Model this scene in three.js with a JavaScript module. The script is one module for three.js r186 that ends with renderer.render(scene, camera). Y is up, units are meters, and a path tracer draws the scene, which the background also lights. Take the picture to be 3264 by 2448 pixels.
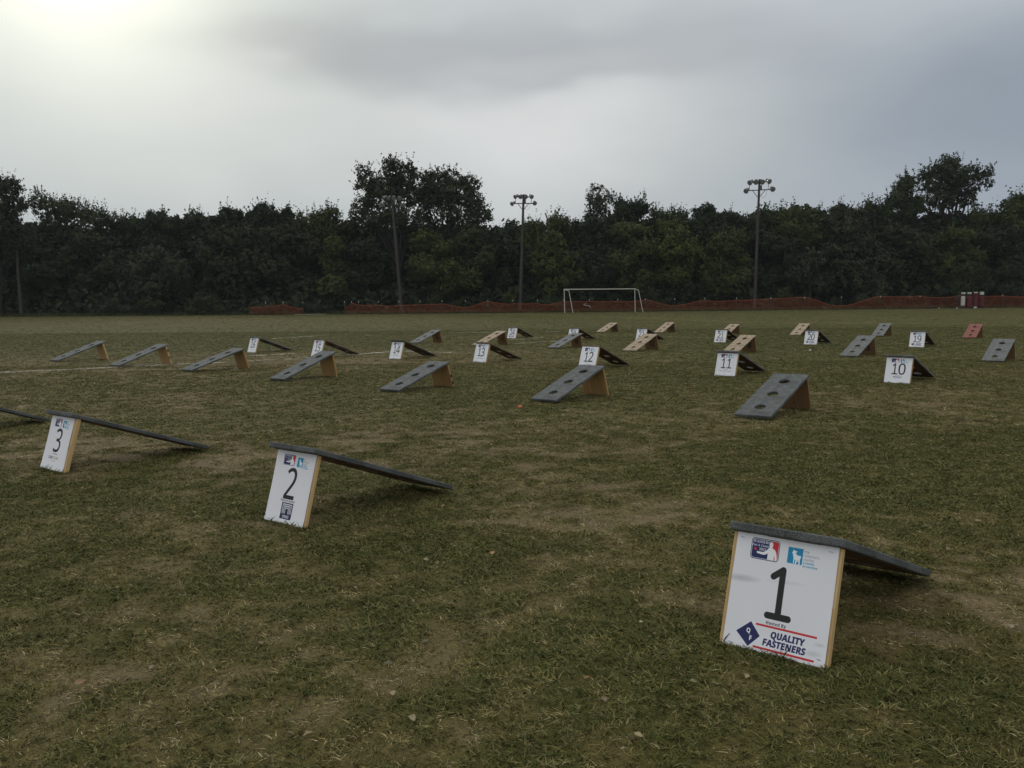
import * as THREE from 'three';
import { mergeGeometries } from 'three/addons/utils/BufferGeometryUtils.js';
import { RoundedBoxGeometry } from 'three/addons/geometries/RoundedBoxGeometry.js';

// ---------------------------------------------------------------- camera, sky, sun, exposure
const R = THREE.MathUtils.degToRad;
const scene = new THREE.Scene();
const camera = new THREE.PerspectiveCamera(47.24, 4 / 3, 0.1, 1500);
camera.position.set(0, 1.305, 0);
camera.rotation.order = 'YXZ';
camera.rotation.set(R(-5.151), 0, R(-0.415));
const renderer = new THREE.WebGLRenderer({ antialias: true });
renderer.toneMapping = THREE.LinearToneMapping;
renderer.toneMappingExposure = 1;
renderer.shadowMap.enabled = true;

scene.fog = new THREE.FogExp2(new THREE.Color().setRGB(.62, .68, .72), .00016);   // a little damp air between here and the wood

// seeded random numbers and noise
function rng(seed) { let a = seed >>> 0; return () => { a = (a + 0x6D2B79F5) | 0; let t = Math.imul(a ^ (a >>> 15), 1 | a); t = (t + Math.imul(t ^ (t >>> 7), 61 | t)) ^ t; return ((t ^ (t >>> 14)) >>> 0) / 4294967296; }; }
function hash(i, j, s) { let h = Math.imul(i, 374761393) ^ Math.imul(j, 668265263) ^ Math.imul(s, 1442695041); h = Math.imul(h ^ (h >>> 13), 1274126177); return ((h ^ (h >>> 16)) >>> 0) / 4294967296; }
function vnoise(x, y, s = 0) {
  const i = Math.floor(x), j = Math.floor(y); let u = x - i, v = y - j; u = u * u * (3 - 2 * u); v = v * v * (3 - 2 * v);
  const a = hash(i, j, s), b = hash(i + 1, j, s), c = hash(i, j + 1, s), d = hash(i + 1, j + 1, s);
  return a + (b - a) * u + (c - a) * v + (a - b - c + d) * u * v;
}
function fbm(x, y, s = 0, o = 4) { let t = 0, a = .5, n = 0; for (let k = 0; k < o; k++) { t += a * vnoise(x, y, s + k * 17); n += a; x = x * 2.03 + 7.1; y = y * 2.03 + 3.7; a *= .5; } return t / n; }
const sm = (a, b, x) => { x = Math.min(1, Math.max(0, (x - a) / (b - a))); return x * x * (3 - 2 * x); };
const mix = (a, b, t) => a + (b - a) * t;
const mix3 = (a, b, t) => [mix(a[0], b[0], t), mix(a[1], b[1], t), mix(a[2], b[2], t)];

// an overcast sky: thick cloud with streaks, the veiled sun up to the left, a bluer rain-grey to the right
const SUN_AZ = -25.5, SUN_EL = 21.5;
function skyRadiance(az, el) {            // degrees; azimuth 0 looks along -z, positive to the right
  const e = Math.max(el, 0);
  const wx = (fbm(az * .06 + 40, e * .16 + 3, 5, 4) - .5), wy = (fbm(az * .06 + 9, e * .16 + 31, 6, 4) - .5);
  const a = az + wx * 9, h = e + wy * 5 + 1.6 * (fbm(az * .17 + 2, e * .5 + 8, 9, 4) - .5);
  const g = (ca, ch, sa, sh, tilt = 0) => { const da = a - ca, dh = h - ch - da * tilt; return Math.exp(-(da * da) / (2 * sa * sa) - (dh * dh) / (2 * sh * sh)); };
  const side = sm(-12, 34, a) * (1 - sm(70, 150, Math.abs(az)));
  let c = mix3([.50, .54, .55], [.355, .405, .465], side);
  c = mix3(c, [.385, .43, .465], .75 * (1 - sm(0, 9, h)) * (1 - .3 * side));
  c = mix3(c, [.64, .665, .67], .85 * g(0, 13.2, 9, 2.6, .02));
  c = mix3(c, [.56, .58, .57], .55 * g(7, 8.5, 9, 4, 0));
  c = mix3(c, [.64, .66, .65], .6 * g(-18, 11.5, 9, 3, -.05));
  c = mix3(c, [.72, .735, .73], .7 * g(3, 12.3, 5.5, 3.2, 0));
  c = mix3(c, [.25, .295, .355], .55 * g(30, 10.5, 10, 3.2, -.05));
  c = mix3(c, [.375, .40, .43], .72 * g(0, 16.8, 12, 1.0, .10));
  c = mix3(c, [.39, .41, .435], .7 * g(-10, 15.2, 5, .9, -.05));
  c = mix3(c, [.42, .44, .465], .55 * g(2, 14.6, 7, .7, .06));
  c = mix3(c, [.40, .42, .45], .6 * g(14, 16.2, 10, 1.5, .02));
  c = mix3(c, [.60, .63, .65], .8 * g(12, 20.6, 20, 2.0, .03));
  c = mix3(c, [.54, .58, .61], .6 * g(27, 17.5, 9, 2.2, 0));
  const over = sm(20, 60, e);
  c = mix3(c, [.94, .95, .95], over * .85);
  const back = sm(60, 150, Math.abs(az)) * (1 - over);
  c = mix3(c, mix3([.55, .58, .61], [1.0, 1.02, 1.03], sm(12, 34, e)), back * .9);
  const k = .90 + .17 * fbm(az * .05 + 3, e * .11 + 11, 21, 5) + .05 * (fbm(az * .22 + a * .05 + 3, h * .5 + 11, 25, 4) - .5); c = c.map(v => v * k);
  const d2 = ((az - SUN_AZ) * Math.cos(R(e))) ** 2 + ((e - SUN_EL) * 1.05) ** 2;
  const g1 = Math.exp(-d2 / (2 * 4.6 * 4.6)), g2 = Math.exp(-d2 / (2 * 9.5 * 9.5));
  return [c[0] + .74 * g1 + .27 * g2, c[1] + .725 * g1 + .265 * g2, c[2] + .54 * g1 + .19 * g2];
}
{
  const W = 2048, Hh = 1024, d = new Float32Array(W * Hh * 4);
  for (let j = 0; j < Hh; j++) {
    const el = ((j + .5) / Hh - .5) * 180;
    for (let i = 0; i < W; i++) {
      const lon = ((i + .5) / W - .5) * 360;           // atan2(z, x)
      let az = lon + 90; if (az > 180) az -= 360;
      const t = sm(150, 180, Math.abs(az));
      let c = skyRadiance(az, el);
      if (t > 0) c = mix3(c, mix3(skyRadiance(180, el), skyRadiance(-180, el), .5), t);
      if (el < 0) c = mix3(c, [.10, .10, .07], sm(0, -6, el));
      const o = (j * W + i) * 4; d[o] = c[0]; d[o + 1] = c[1]; d[o + 2] = c[2]; d[o + 3] = 1;
    }
  }
  const t = new THREE.DataTexture(d, W, Hh, THREE.RGBAFormat, THREE.FloatType);
  t.mapping = THREE.EquirectangularReflectionMapping; t.magFilter = t.minFilter = THREE.LinearFilter; t.needsUpdate = true;
  scene.background = t; scene.environment = t;
}
const sun = new THREE.DirectionalLight(new THREE.Color(1, .95, .86), 1.2);
sun.position.set(Math.sin(R(SUN_AZ)) * Math.cos(R(SUN_EL)) * 80, Math.sin(R(SUN_EL)) * 80, -Math.cos(R(SUN_AZ)) * Math.cos(R(SUN_EL)) * 80 - 20);
sun.target.position.set(0, 0, -20);
sun.castShadow = true; sun.shadow.radius = 28; sun.shadow.mapSize.set(2048, 2048);
Object.assign(sun.shadow.camera, { left: -60, right: 60, top: 60, bottom: -60, near: 1, far: 300 });
scene.add(sun, sun.target);

// ---------------------------------------------------------------- naming
const used = new Map();
function numbered(n) { const k = used.get(n) || 0; used.set(n, k + 1); return k ? n + '_' + String(k).padStart(3, '0') : n; }
function tag(o, label, category, group) { o.userData.label = label; o.userData.category = category; if (group) o.userData.group = group; return o; }
function thing(name, label, category, [x, y, z] = [0, 0, 0], group) {
  const o = new THREE.Group(); o.name = numbered(name); o.position.set(x, y, z); scene.add(o); return tag(o, label, category, group);
}
function part(parent, name, geo, mat, extra) { const m = new THREE.Mesh(geo, mat); m.name = name; m.castShadow = m.receiveShadow = true; if (extra) Object.assign(m.userData, extra); parent.add(m); return m; }
function single(name, geo, mat, label, category, group) { const m = new THREE.Mesh(geo, mat); m.name = numbered(name); m.castShadow = m.receiveShadow = true; scene.add(m); return tag(m, label, category, group); }
function structure(name, geo, mat) { const m = new THREE.Mesh(geo, mat); m.name = numbered(name); m.receiveShadow = true; m.castShadow = true; m.userData.kind = 'structure'; scene.add(m); return m; }
function bar(a, b, r0, r1 = r0, seg = 8) {
  const A = new THREE.Vector3(...a), B = new THREE.Vector3(...b), d = B.clone().sub(A), l = d.length();
  const g = new THREE.CylinderGeometry(r1, r0, l, seg); g.translate(0, l / 2, 0);
  g.applyQuaternion(new THREE.Quaternion().setFromUnitVectors(new THREE.Vector3(0, 1, 0), d.normalize())); g.translate(...a); return g;
}
const mat = (rgb, rough = .8, o = {}) => new THREE.MeshStandardMaterial({ color: new THREE.Color().setRGB(...rgb), roughness: rough, metalness: 0, ...o });

// ---------------------------------------------------------------- terrain
// id, x, z of the low end, heading, slope, length, shift of the panel foot, height of the ground there
const B = [
  ['1', 1.759, -4.097, 219.8, 18.69, 1.251, -.030, .035], ['2', -.592, -6.213, 218.7, 19.40, 1.287, -.079, .010], ['3', -2.931, -8.027, 218.2, 19.17, 1.293, -.067, .015], ['4', -5.50, -10.18, 218.4, 19.3, 1.28, -.06, .0],
  ['10', 7.116, -15.216, 221.7, 19.43, 1.250, -.064, -.002], ['11', 4.708, -16.943, 221.2, 19.77, 1.244, -.069, -.007], ['12', 2.349, -18.840, 219.0, 20.62, 1.255, 0, -.002], ['13', .077, -21.226, 220.5, 19.64, 1.252, -.042, .001],
  ['14', -2.156, -22.873, 217.7, 19.59, 1.243, -.058, -.004], ['15', -4.299, -23.882, 220.3, 20.10, 1.247, -.04, -.002], ['16', -6.700, -26.311, 220.4, 19.36, 1.253, -.046, .001],
  ['19', 12.656, -26.717, 218.5, 20.09, 1.258, -.036, .002], ['20', 10.224, -28.701, 219.0, 19.65, 1.259, -.050, .004], ['21', 7.854, -30.801, 218.3, 19.02, 1.246, -.021, -.002], ['22', 5.467, -32.603, 220.6, 19.24, 1.252, -.03, .003],
  ['23', 3.002, -33.468, 216.8, 19.47, 1.248, -.03, -.002], ['24', .722, -35.809, 215.4, 19.16, 1.246, -.039, -.003],
  ['r1', -11.210, -21.486, 38.7, 19.45, 1.276, -.073, .008], ['r2', -8.814, -19.441, 38.2, 19.42, 1.272, -.057, .009], ['r3', -6.596, -17.756, 41.1, 17.62, 1.278, .004, .014], ['r4', -4.171, -15.558, 39.6, 20.40, 1.252, -.123, -.001],
  ['r5', -1.893, -13.493, 37.7, 17.81, 1.214, .018, -.012], ['r6', .432, -11.887, 39.6, 18.77, 1.240, .007, -.009], ['r7', 2.720, -9.866, 38.4, 18.41, 1.236, .026, .011],
  ['q10', 10.463, -19.073, 39.5, 20.07, 1.261, .020, .002], ['q11', 8.110, -21.107, 41.4, 20.60, 1.275, -.053, .004], ['q12', 5.690, -22.958, 39.0, 19.64, 1.248, -.024, -.001], ['q13', 3.268, -24.383, 38.7, 19.59, 1.255, -.016, -.003],
  ['q14', 1.255, -26.670, 43.5, 19.07, 1.226, -.103, -.014], ['q15', -1.137, -28.446, 43.2, 19.72, 1.248, -.028, -.003], ['q16', -3.423, -30.690, 38.5, 19.35, 1.245, -.052, -.004],
  ['t24', 4.146, -41.173, 39.1, 18.54, 1.243, .015, .001], ['t22', 6.644, -39.884, 37.8, 19.97, 1.252, .023, -.001], ['t21', 8.949, -37.078, 35.8, 18.10, 1.245, .019, -.003], ['t20', 11.418, -35.446, 37.1, 19.94, 1.257, 0, .003],
  ['t19', 14.091, -33.878, 37.6, 21.05, 1.274, -.026, .003], ['t18', 16.327, -31.351, 38.0, 21.10, 1.276, -.013, .004],
];
const knolls = B.map(([n, x, z, yaw, th, L, du, dy]) => [x, z, x + Math.sin(R(yaw)) * L * .95, z - Math.cos(R(yaw)) * L * .95, dy]).filter(k => Math.abs(k[4]) > .0035);
function height(x, z) {                     // low swells; the boards stand a finger's width deep in the turf
  let h = sm(46, 88, -z) * (.43 + .002 * x + .06 * (x / 50) ** 2);
  for (const [ax, az, bx, bz, dy] of knolls) {
    if (Math.abs(x - ax) > 4 || Math.abs(z - az) > 4) continue;
    const dx = bx - ax, dz = bz - az, t = Math.min(1, Math.max(0, ((x - ax) * dx + (z - az) * dz) / (dx * dx + dz * dz))), d = Math.max(0, Math.hypot(x - ax - dx * t, z - az - dz * t) - .3);
    h += dy * Math.exp(-d * d / .8);
  }
  return h - .016;
}
const rough = (x, z) => (fbm(x * 2.2, z * 2.2, 61, 3) - .5) * .016 * sm(60, 10, Math.hypot(x, z));
const ground_y = (x, z) => height(x, z) + rough(x, z);

// what grows where: g 0 bare .. 1 lush; t how tan and dry
const lineE = [[-40, -96], [-1.6, -90], [6.9, -72], [11.4, -65], [15.5, -57], [24, -53], [30, -47], [45, -40]];
function segDist(x, z, pts) { let m = 1e9; for (let i = 0; i + 1 < pts.length; i++) { const [ax, az] = pts[i], [bx, bz] = pts[i + 1]; const dx = bx - ax, dz = bz - az; let t = ((x - ax) * dx + (z - az) * dz) / (dx * dx + dz * dz); t = Math.min(1, Math.max(0, t)); m = Math.min(m, Math.hypot(x - ax - dx * t, z - az - dz * t)); } return m; }
const patches = [ // x, z, rx, rz, change of green
  [.8, -6.6, .9, .8, -.5], [.55, -5.4, .6, .35, -.45], [-1.8, -7.7, .7, .7, -.45], [-.95, -2.9, .5, .3, -0.25], [-4.3, -8.3, 1.2, .7, -.35], [-.2, -3.9, .5, .3, -.3], [.9, -8.8, 1.6, 1, -.35], [.45, -2.7, .5, .25, -0.15], [2.6, -2.9, .5, .4, -0.17], [-1.6, -3.4, .4, .3, -0.17],
  [-.75, -4.7, .7, .5, .35], [-2.6, -5, .8, .7, .3], [.55, -7.2, .5, .4, .3], [1.4, -6.6, .5, .6, .35], [-1.2, -6.1, .8, .6, .25], [3.6, -7.5, 1.8, 1.2, .25], [.3, -3.1, .35, .25, .3], [1.3, -2.7, .5, .3, .3], [2.3, -6.2, .8, .8, .2],
  [-7, -21, 4, 2.2, -.45], [-2.5, -24.5, 3.5, 1.6, -.5], [-1, -20.4, 2.5, 1.2, -.25], [-8.6, -18, 2.4, 1.0, -.4], [-1.5, -30, 3, 2.2, -.4], [-6, -25, 2.5, 1, -.35], [1.5, -37, 6, 2.2, -.45], [-6, -37, 6, 2, -.2], [4.5, -11, 2.5, 1, -.2], [-5, -12.3, 3.5, 1.2, -.2], [10, -13.5, 3, 1, -.2],
  [-1, -44, 9, 3, .45], [12, -30, 6, 6, .35], [8, -25, 4, 2.5, .25], [16, -40, 9, 7, .3], [-14, -33, 9, 6, .3], [-2.5, -29, 2.2, 1.2, .25], [1, -14.5, 4, 1.5, .25], [-9, -28.5, 3, 2, .35], [-1.2, -12.2, 2, 1.2, .3], [6.5, -20, 2, 2, .2],
];
function turf(x, z) {
  const D = -z, wob = (fbm(x * .55, z * .55, 71, 4) - .5);
  let g = .59 + (.6 * wob + .75 * (fbm(x * 2.1, z * 2.1, 77, 3) - .5)) * (1 - .3 * sm(8, 14, D)) + 1.15 * (fbm(x * 6.5, z * 6.5, 79, 2) - .5) * sm(30, 8, D) + .12 * sm(9, 30, D);
  for (const [px, pz, rx, rz, dg] of patches) { const q = ((x - px) / rx) ** 2 + ((z - pz) / rz) ** 2; if (q < 7) g += dg * (.8 - .25 * sm(8, 14, D)) * (.5 + fbm(x * 3, z * 3, 87, 3)) * Math.exp(-q * .7); }
  const far = sm(47, 58, D);
  const dE = segDist(x, z, lineE), e = Math.exp(-((dE / (1.0 + 1.6 * sm(55, 85, D))) ** 2));
  let t = far * (.40 + .5 * (fbm(x * .08, z * .2, 83, 3) - .5)) + .75 * e;
  g = mix(g, .74 + .5 * wob, far * .8) + .10 * sm(22, 34, D);
  if (z < -97.5) { g += .2; }
  return { g: Math.min(1, Math.max(0, g)), t: Math.min(1, Math.max(0, t)) };
}
const SOIL = [.170, .138, .086], OLIVE = [.112, .096, .038], GREEN = [.078, .080, .023], TAN = [.136, .130, .046];
function turfColour(x, z) {
  const { g, t } = turf(x, z);
  let c = g < .5 ? mix3(SOIL, OLIVE, g / .5) : mix3(OLIVE, GREEN, (g - .5) / .5);
  c = mix3(c, TAN, t * .8);
  const s = .82 + .36 * fbm(x * 5, z * 5, 91, 3);
  return c.map(v => v * s);
}

// fine litter of straw, roots and crumbs of earth
function litterTexture() {
  const N = 2048, cv = document.createElement('canvas'); cv.width = cv.height = N; const c = cv.getContext('2d'), r = rng(11);
  c.fillStyle = 'rgb(150,146,140)'; c.fillRect(0, 0, N, N);
  const blot = (x, y, a, b, col) => { c.fillStyle = col; c.beginPath(); c.ellipse(x, y, a, b, r() * 3.14, 0, 6.2832); c.fill(); };
  for (let k = 0; k < 7000; k++) { const v = 80 + r() * 120 | 0, s = 3 + r() * r() * 26; blot(r() * N, r() * N, s, s * (.4 + r() * .5), `rgba(${v},${v * .97 | 0},${v * .92 | 0},${.25 + r() * .4})`); }
  c.lineCap = 'round';
  for (let k = 0; k < 30000; k++) {
    const x = r() * N, y = r() * N, l = 8 + r() * 30, a = r() * 6.2832, b = a + (r() - .5) * 1.6, q = r();
    const v = q < .3 ? 70 + r() * 50 : q < .72 ? 130 + r() * 60 : 200 + r() * 50;
    c.strokeStyle = `rgba(${v | 0},${v * (.94 + r() * .08) | 0},${v * (.8 + r() * .14) | 0},${.5 + r() * .5})`; c.lineWidth = 1.2 + r() * 2.6;
    for (const [ox, oy] of [[0, 0], [x > N - 60 ? -N : 0, y > N - 60 ? -N : 0]]) {
      c.beginPath(); c.moveTo(x + ox, y + oy); c.quadraticCurveTo(x + ox + Math.cos(a) * l * .5, y + oy + Math.sin(a) * l * .5, x + ox + Math.cos(a) * l * .5 + Math.cos(b) * l * .5, y + oy + Math.sin(a) * l * .5 + Math.sin(b) * l * .5); c.stroke();
      if (!(x > N - 60 || y > N - 60)) break;
    }
  }
  const t = new THREE.CanvasTexture(cv); t.wrapS = t.wrapT = THREE.RepeatWrapping; t.colorSpace = THREE.SRGBColorSpace; t.anisotropy = 8; return t;
}
const litter = litterTexture();
const soilMat = new THREE.MeshPhysicalMaterial({ map: litter, bumpMap: litter, bumpScale: .010, vertexColors: true, roughness: 1, specularIntensity: .2 });
{
  const axis = (stops) => { const o = [stops[0][0]]; for (let i = 1; i < stops.length; i++) { const [to, step] = stops[i]; const from = stops[i - 1][0], n = Math.max(1, Math.round(Math.abs(to - from) / step)); for (let k = 1; k <= n; k++) o.push(from + (to - from) * k / n); } return o; };
  const xs = axis([[-400, 1], [-120, 20], [-60, 2.5], [-26, 1], [-9, .32], [-4, .14], [4, .085], [9, .16], [26, .32], [60, 1], [120, 2.5], [400, 20]]);
  const zs = axis([[8, 1], [0, .5], [-9, .085], [-20, .16], [-50, .3], [-105, .8], [-140, 4], [-400, 20]]);
  const nx = xs.length, nz = zs.length, pos = new Float32Array(nx * nz * 3), col = new Float32Array(nx * nz * 3), uv = new Float32Array(nx * nz * 2), idx = [];
  for (let j = 0, o = 0; j < nz; j++) for (let i = 0; i < nx; i++, o++) {
    const x = xs[i], z = zs[j]; pos[o * 3] = x; pos[o * 3 + 1] = ground_y(x, z); pos[o * 3 + 2] = z;
    const c = turfColour(x, z); for (let k = 0; k < 3; k++) col[o * 3 + k] = c[k] * 2.75; // the litter map averages about 0.32
    uv[o * 2] = x / 1.7; uv[o * 2 + 1] = z / 1.7;
    if (i && j) { const a = o - nx - 1, b = o - nx, d = o - 1; idx.push(a, d, b, b, d, o); }
  }
  const g = new THREE.BufferGeometry(); g.setAttribute('position', new THREE.BufferAttribute(pos, 3)); g.setAttribute('color', new THREE.BufferAttribute(col, 3)); g.setAttribute('uv', new THREE.BufferAttribute(uv, 2)); g.setIndex(idx); g.computeVertexNormals();
  structure('ground', g, soilMat);
}

const lines = [[[-12.4, -16.6], [-10.56, -18.07], [-9.17, -18.91], [-8.05, -19.88], [-6.91, -20.51], [-6.6, -20.85], [-4.61, -23.1], [-3.72, -24.6], [-2.6, -26]], [[-7.3, -22.9], [-6.7, -24], [-6.1, -24.6]], [[-9.8, -36], [-8.34, -39.88]], [[-4, -24.4], [-3.1, -25.1], [-1.5, -24.1]], [[-.3, -32.5], [1.05, -34.65], [1.3, -35.4]], [[.1, -29.7], [1.6, -31.7]], [[-3, -42.3], [2.8, -43.1]], [[5.2, -35.6], [8.4, -33]]];
const chalky = (x, z) => z < -15 && z > -46 && lines.some(l => segDist(x, z, l) < .07) && fbm(x * 1.1, z * 1.1, 113, 3) > .57;
// ---------------------------------------------------------------- worn chalk lines on the pitch
{
  const N = 512, cv = document.createElement('canvas'); cv.width = N; cv.height = 64; const c = cv.getContext('2d'), im = c.createImageData(N, 64);
  for (let y = 0; y < 64; y++) for (let x = 0; x < N; x++) {
    const edge = 1 - Math.abs(y - 31.5) / 32, n = fbm(x * .03, y * .09, 101, 4), f = vnoise(x * .35, y * .35, 107);
    const on = n * 1.1 + f * .35 + Math.min(.25, edge * .5) > 1.02 ? 255 : 0, o = (y * N + x) * 4; im.data[o] = im.data[o + 1] = im.data[o + 2] = on; im.data[o + 3] = 255;
  }
  c.putImageData(im, 0, 0);
  const worn = new THREE.CanvasTexture(cv); worn.wrapS = worn.wrapT = THREE.RepeatWrapping;
  const chalk = mat([.62, .60, .52], 1, { alphaMap: worn, transparent: true, side: THREE.DoubleSide });
  lines.forEach((pts, n) => {
    const P = new THREE.CatmullRomCurve3(pts.map(([x, z]) => new THREE.Vector3(x, 0, z))), len = P.getLength(), k = Math.max(6, Math.round(len / .15)), pos = [], uv = [], idx = [], w = .065;
    for (let i = 0; i <= k; i++) {
      const p = P.getPointAt(i / k), t = P.getTangentAt(i / k);
      for (const s of [-1, 1]) { const x = p.x - t.z * w * s, z = p.z + t.x * w * s; pos.push(x, ground_y(x, z) + .02, z); uv.push(len * i / k / 1.3 + n * .37, s < 0 ? 0 : 1); }
      if (i) { const a = i * 2; idx.push(a - 2, a - 1, a, a, a - 1, a + 1); }
    }
    const g = new THREE.BufferGeometry(); g.setAttribute('position', new THREE.Float32BufferAttribute(pos, 3)); g.setAttribute('uv', new THREE.Float32BufferAttribute(uv, 2)); g.setIndex(idx); g.computeVertexNormals();
    const m = structure('field_line', g, chalk); m.castShadow = false;
  });
}

// ---------------------------------------------------------------- grass
function tuft(seed, n, lay, len, wid) {           // n curved blades leaning out of one root
  const r = rng(seed), pos = [], idx = [];
  for (let k = 0; k < n; k++) {
    const a = r() * 6.2832, l = len * (.45 + r() * .8), w = wid * (.6 + r() * .7), la = lay * (.5 + r() * .8), bx = (r() - .5) * len * 1.3, bz = (r() - .5) * len * 1.3, cx = Math.cos(a), cz = Math.sin(a), o = pos.length / 3;
    const tw = (r() - .5) * 1.6;
    for (let s = 0; s < 3; s++) {
      const t = s / 2, out = l * (la * t + .25 * t * t), up = l * t * Math.max(.06, 1.05 - la * .75 - .35 * t * la), ww = w * (1 - t * .75), sx = -cz * ww + cx * tw * l * t * .15, sz = cx * ww + cz * tw * l * t * .15;
      const X = bx + cx * out - cz * tw * l * t * t * .4, Z = bz + cz * out + cx * tw * l * t * t * .4;
      if (s < 2) pos.push(X - sx, up, Z - sz, X + sx, up + ww * .5, Z + sz); else pos.push(X, up, Z);
    }
    idx.push(o, o + 1, o + 2, o + 1, o + 3, o + 2, o + 2, o + 3, o + 4);
  }
  const g = new THREE.BufferGeometry(); g.setAttribute('position', new THREE.Float32BufferAttribute(pos, 3)); g.setIndex(idx); g.computeVertexNormals(); return g;
}
function field(name, geo, seed, density, tint, label, size) {
  const r = rng(seed), list = [], col = [];
  const zones = [[1.6, 5, 1, 1], [5, 9, .62, 1.1], [9, 20, .16, 1.6], [20, 46, .034, 2.5], [46, 98, .008, 3.8]];
  for (const [d0, d1, f, s] of zones) {
    const half = .66, area = half * (d1 * d1 - d0 * d0), n = Math.round(density * f * area);
    for (let k = 0; k < n; k++) {
      const D = Math.sqrt(d0 * d0 + r() * (d1 * d1 - d0 * d0)), x = (r() * 2 - 1) * (half * D + .6), z = -D, q = turf(x, z), w = tint(q, x, z, r);
      if (r() > w.p) continue;
      const sc = s * size * (.65 + r() * .7) * (w.s || 1);
      list.push([x, z, r() * 6.2832, sc, .75 + r() * .5]); col.push(chalky(x, z) ? jit([.72, .70, .60], r, .15) : w.c);
    }
  }
  const m = new THREE.InstancedMesh(geo, new THREE.MeshPhysicalMaterial({ roughness: .9, specularIntensity: .3, side: THREE.DoubleSide }), list.length), M = new THREE.Matrix4(), Q = new THREE.Quaternion(), up = new THREE.Vector3(0, 1, 0), C = new THREE.Color();
  list.forEach(([x, z, a, s, h], i) => { Q.setFromAxisAngle(up, a); M.compose(new THREE.Vector3(x, ground_y(x, z) - .002, z), Q, new THREE.Vector3(s, s * h / (s > 1.6 ? s * .62 : 1), s)); m.setMatrixAt(i, M); C.setRGB(...col[i]); m.setColorAt(i, C); });
  m.name = numbered(name); m.castShadow = m.receiveShadow = true; m.userData.kind = 'stuff'; tag(m, label, 'grass'); scene.add(m); return m;
}
const jit = (c, r, k) => { const s = 1 - k + r() * 2 * k, h = (r() - .5) * .16; return [c[0] * s * (1 + h), c[1] * s, c[2] * s * (1 - h)]; };
field('grass', tuft(5, 11, .85, .030, .0016), 21, 2600, (q, x, z, r) => ({ p: sm(.05, .8, q.g) * .92 + .08, c: jit(r() < .24 ? [.185, .165, .066] : mix3(mix3([.118, .102, .034], [.076, .082, .023], q.g), [.15, .13, .06], q.t * .8), r, .35), s: .8 + .5 * q.g }), 'short worn green grass growing unevenly over the field', 1);
field('dry_grass', tuft(9, 8, 1.15, .034, .0015), 22, 1700, (q, x, z, r) => ({ p: (.75 - .45 * q.g) * (1 - .6 * sm(24, 50, -z)), c: jit(r() < .34 ? [.42, .34, .18] : r() < .6 ? [.19, .15, .070] : [.095, .078, .032], r, .3), s: 1 }), 'dry straw coloured grass lying flat among the green', 1);
{ // a few taller weeds, thicker at the feet of the boards
  const r = rng(77), list = [], geo = tuft(31, 8, .6, .055, .0017);
  for (const [n, x, z, yaw, th, L, du] of B) {
    const u = [Math.sin(R(yaw)), -Math.cos(R(yaw))], w = [Math.cos(R(yaw)), Math.sin(R(yaw))], foot = L / Math.cos(R(th)) + du + .012;
    for (let k = 0; k < 16; k++) { const a = (r() - .5) * .46, b = foot + r() * .03; list.push([x + u[0] * b + w[0] * a, z + u[1] * b + w[1] * a, .5 + r() * .75]); }
    for (let k = 0; k < 12; k++) { const a = (r() - .5) * .46, b = -.012 - r() * .03; list.push([x + u[0] * b + w[0] * a, z + u[1] * b + w[1] * a, .4 + r() * .5]); }
    for (let k = 0; k < 24; k++) { const s = r() < .5 ? -1 : 1, b = r() * .25; list.push([x + u[0] * b + w[0] * s * .235, z + u[1] * b + w[1] * s * .235, .4 + r() * .5]); }
  }
  for (let k = 0; k < 900; k++) { const D = Math.sqrt(4 + r() * 250), x = (r() * 2 - 1) * .66 * D; if (turf(x, -D).g > .5) list.push([x, -D, .5 + r() * .6]); }
  const m = new THREE.InstancedMesh(geo, new THREE.MeshPhysicalMaterial({ roughness: .9, specularIntensity: .3, side: THREE.DoubleSide }), list.length), M = new THREE.Matrix4(), Q = new THREE.Quaternion(), C = new THREE.Color();
  list.forEach(([x, z, s], i) => { Q.setFromAxisAngle(new THREE.Vector3(0, 1, 0), r() * 6.28); M.compose(new THREE.Vector3(x, ground_y(x, z) - .004, z), Q, new THREE.Vector3(s, s, s)); m.setMatrixAt(i, M); C.setRGB(...jit(r() < .3 ? [.16, .14, .07] : [.052, .07, .022], r, .3)); m.setColorAt(i, C); });
  m.name = 'weeds'; m.userData.kind = 'stuff'; m.castShadow = m.receiveShadow = true; tag(m, 'taller green and straw blades standing along the feet of the boards', 'grass'); scene.add(m);
}

// ---------------------------------------------------------------- trees
const leafMat = new THREE.MeshPhysicalMaterial({ vertexColors: true, roughness: .85, specularIntensity: .3, side: THREE.DoubleSide });
const barkMat = (() => {
  const N = 256, cv = document.createElement('canvas'); cv.width = cv.height = N; const c = cv.getContext('2d'), r = rng(5); c.fillStyle = 'rgb(44,40,35)'; c.fillRect(0, 0, N, N);
  for (let k = 0; k < 900; k++) { const v = 24 + r() * 36 | 0; c.fillStyle = `rgba(${v},${v * .93 | 0},${v * .84 | 0},.5)`; c.fillRect(r() * N, r() * N, 1 + r() * 4, 8 + r() * 40); }
  const t = new THREE.CanvasTexture(cv); t.wrapS = t.wrapT = THREE.RepeatWrapping; t.colorSpace = THREE.SRGBColorSpace; t.repeat.set(2, 6); return new THREE.MeshStandardMaterial({ map: t, roughness: 1, bumpMap: t, bumpScale: .02 });
})();
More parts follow.
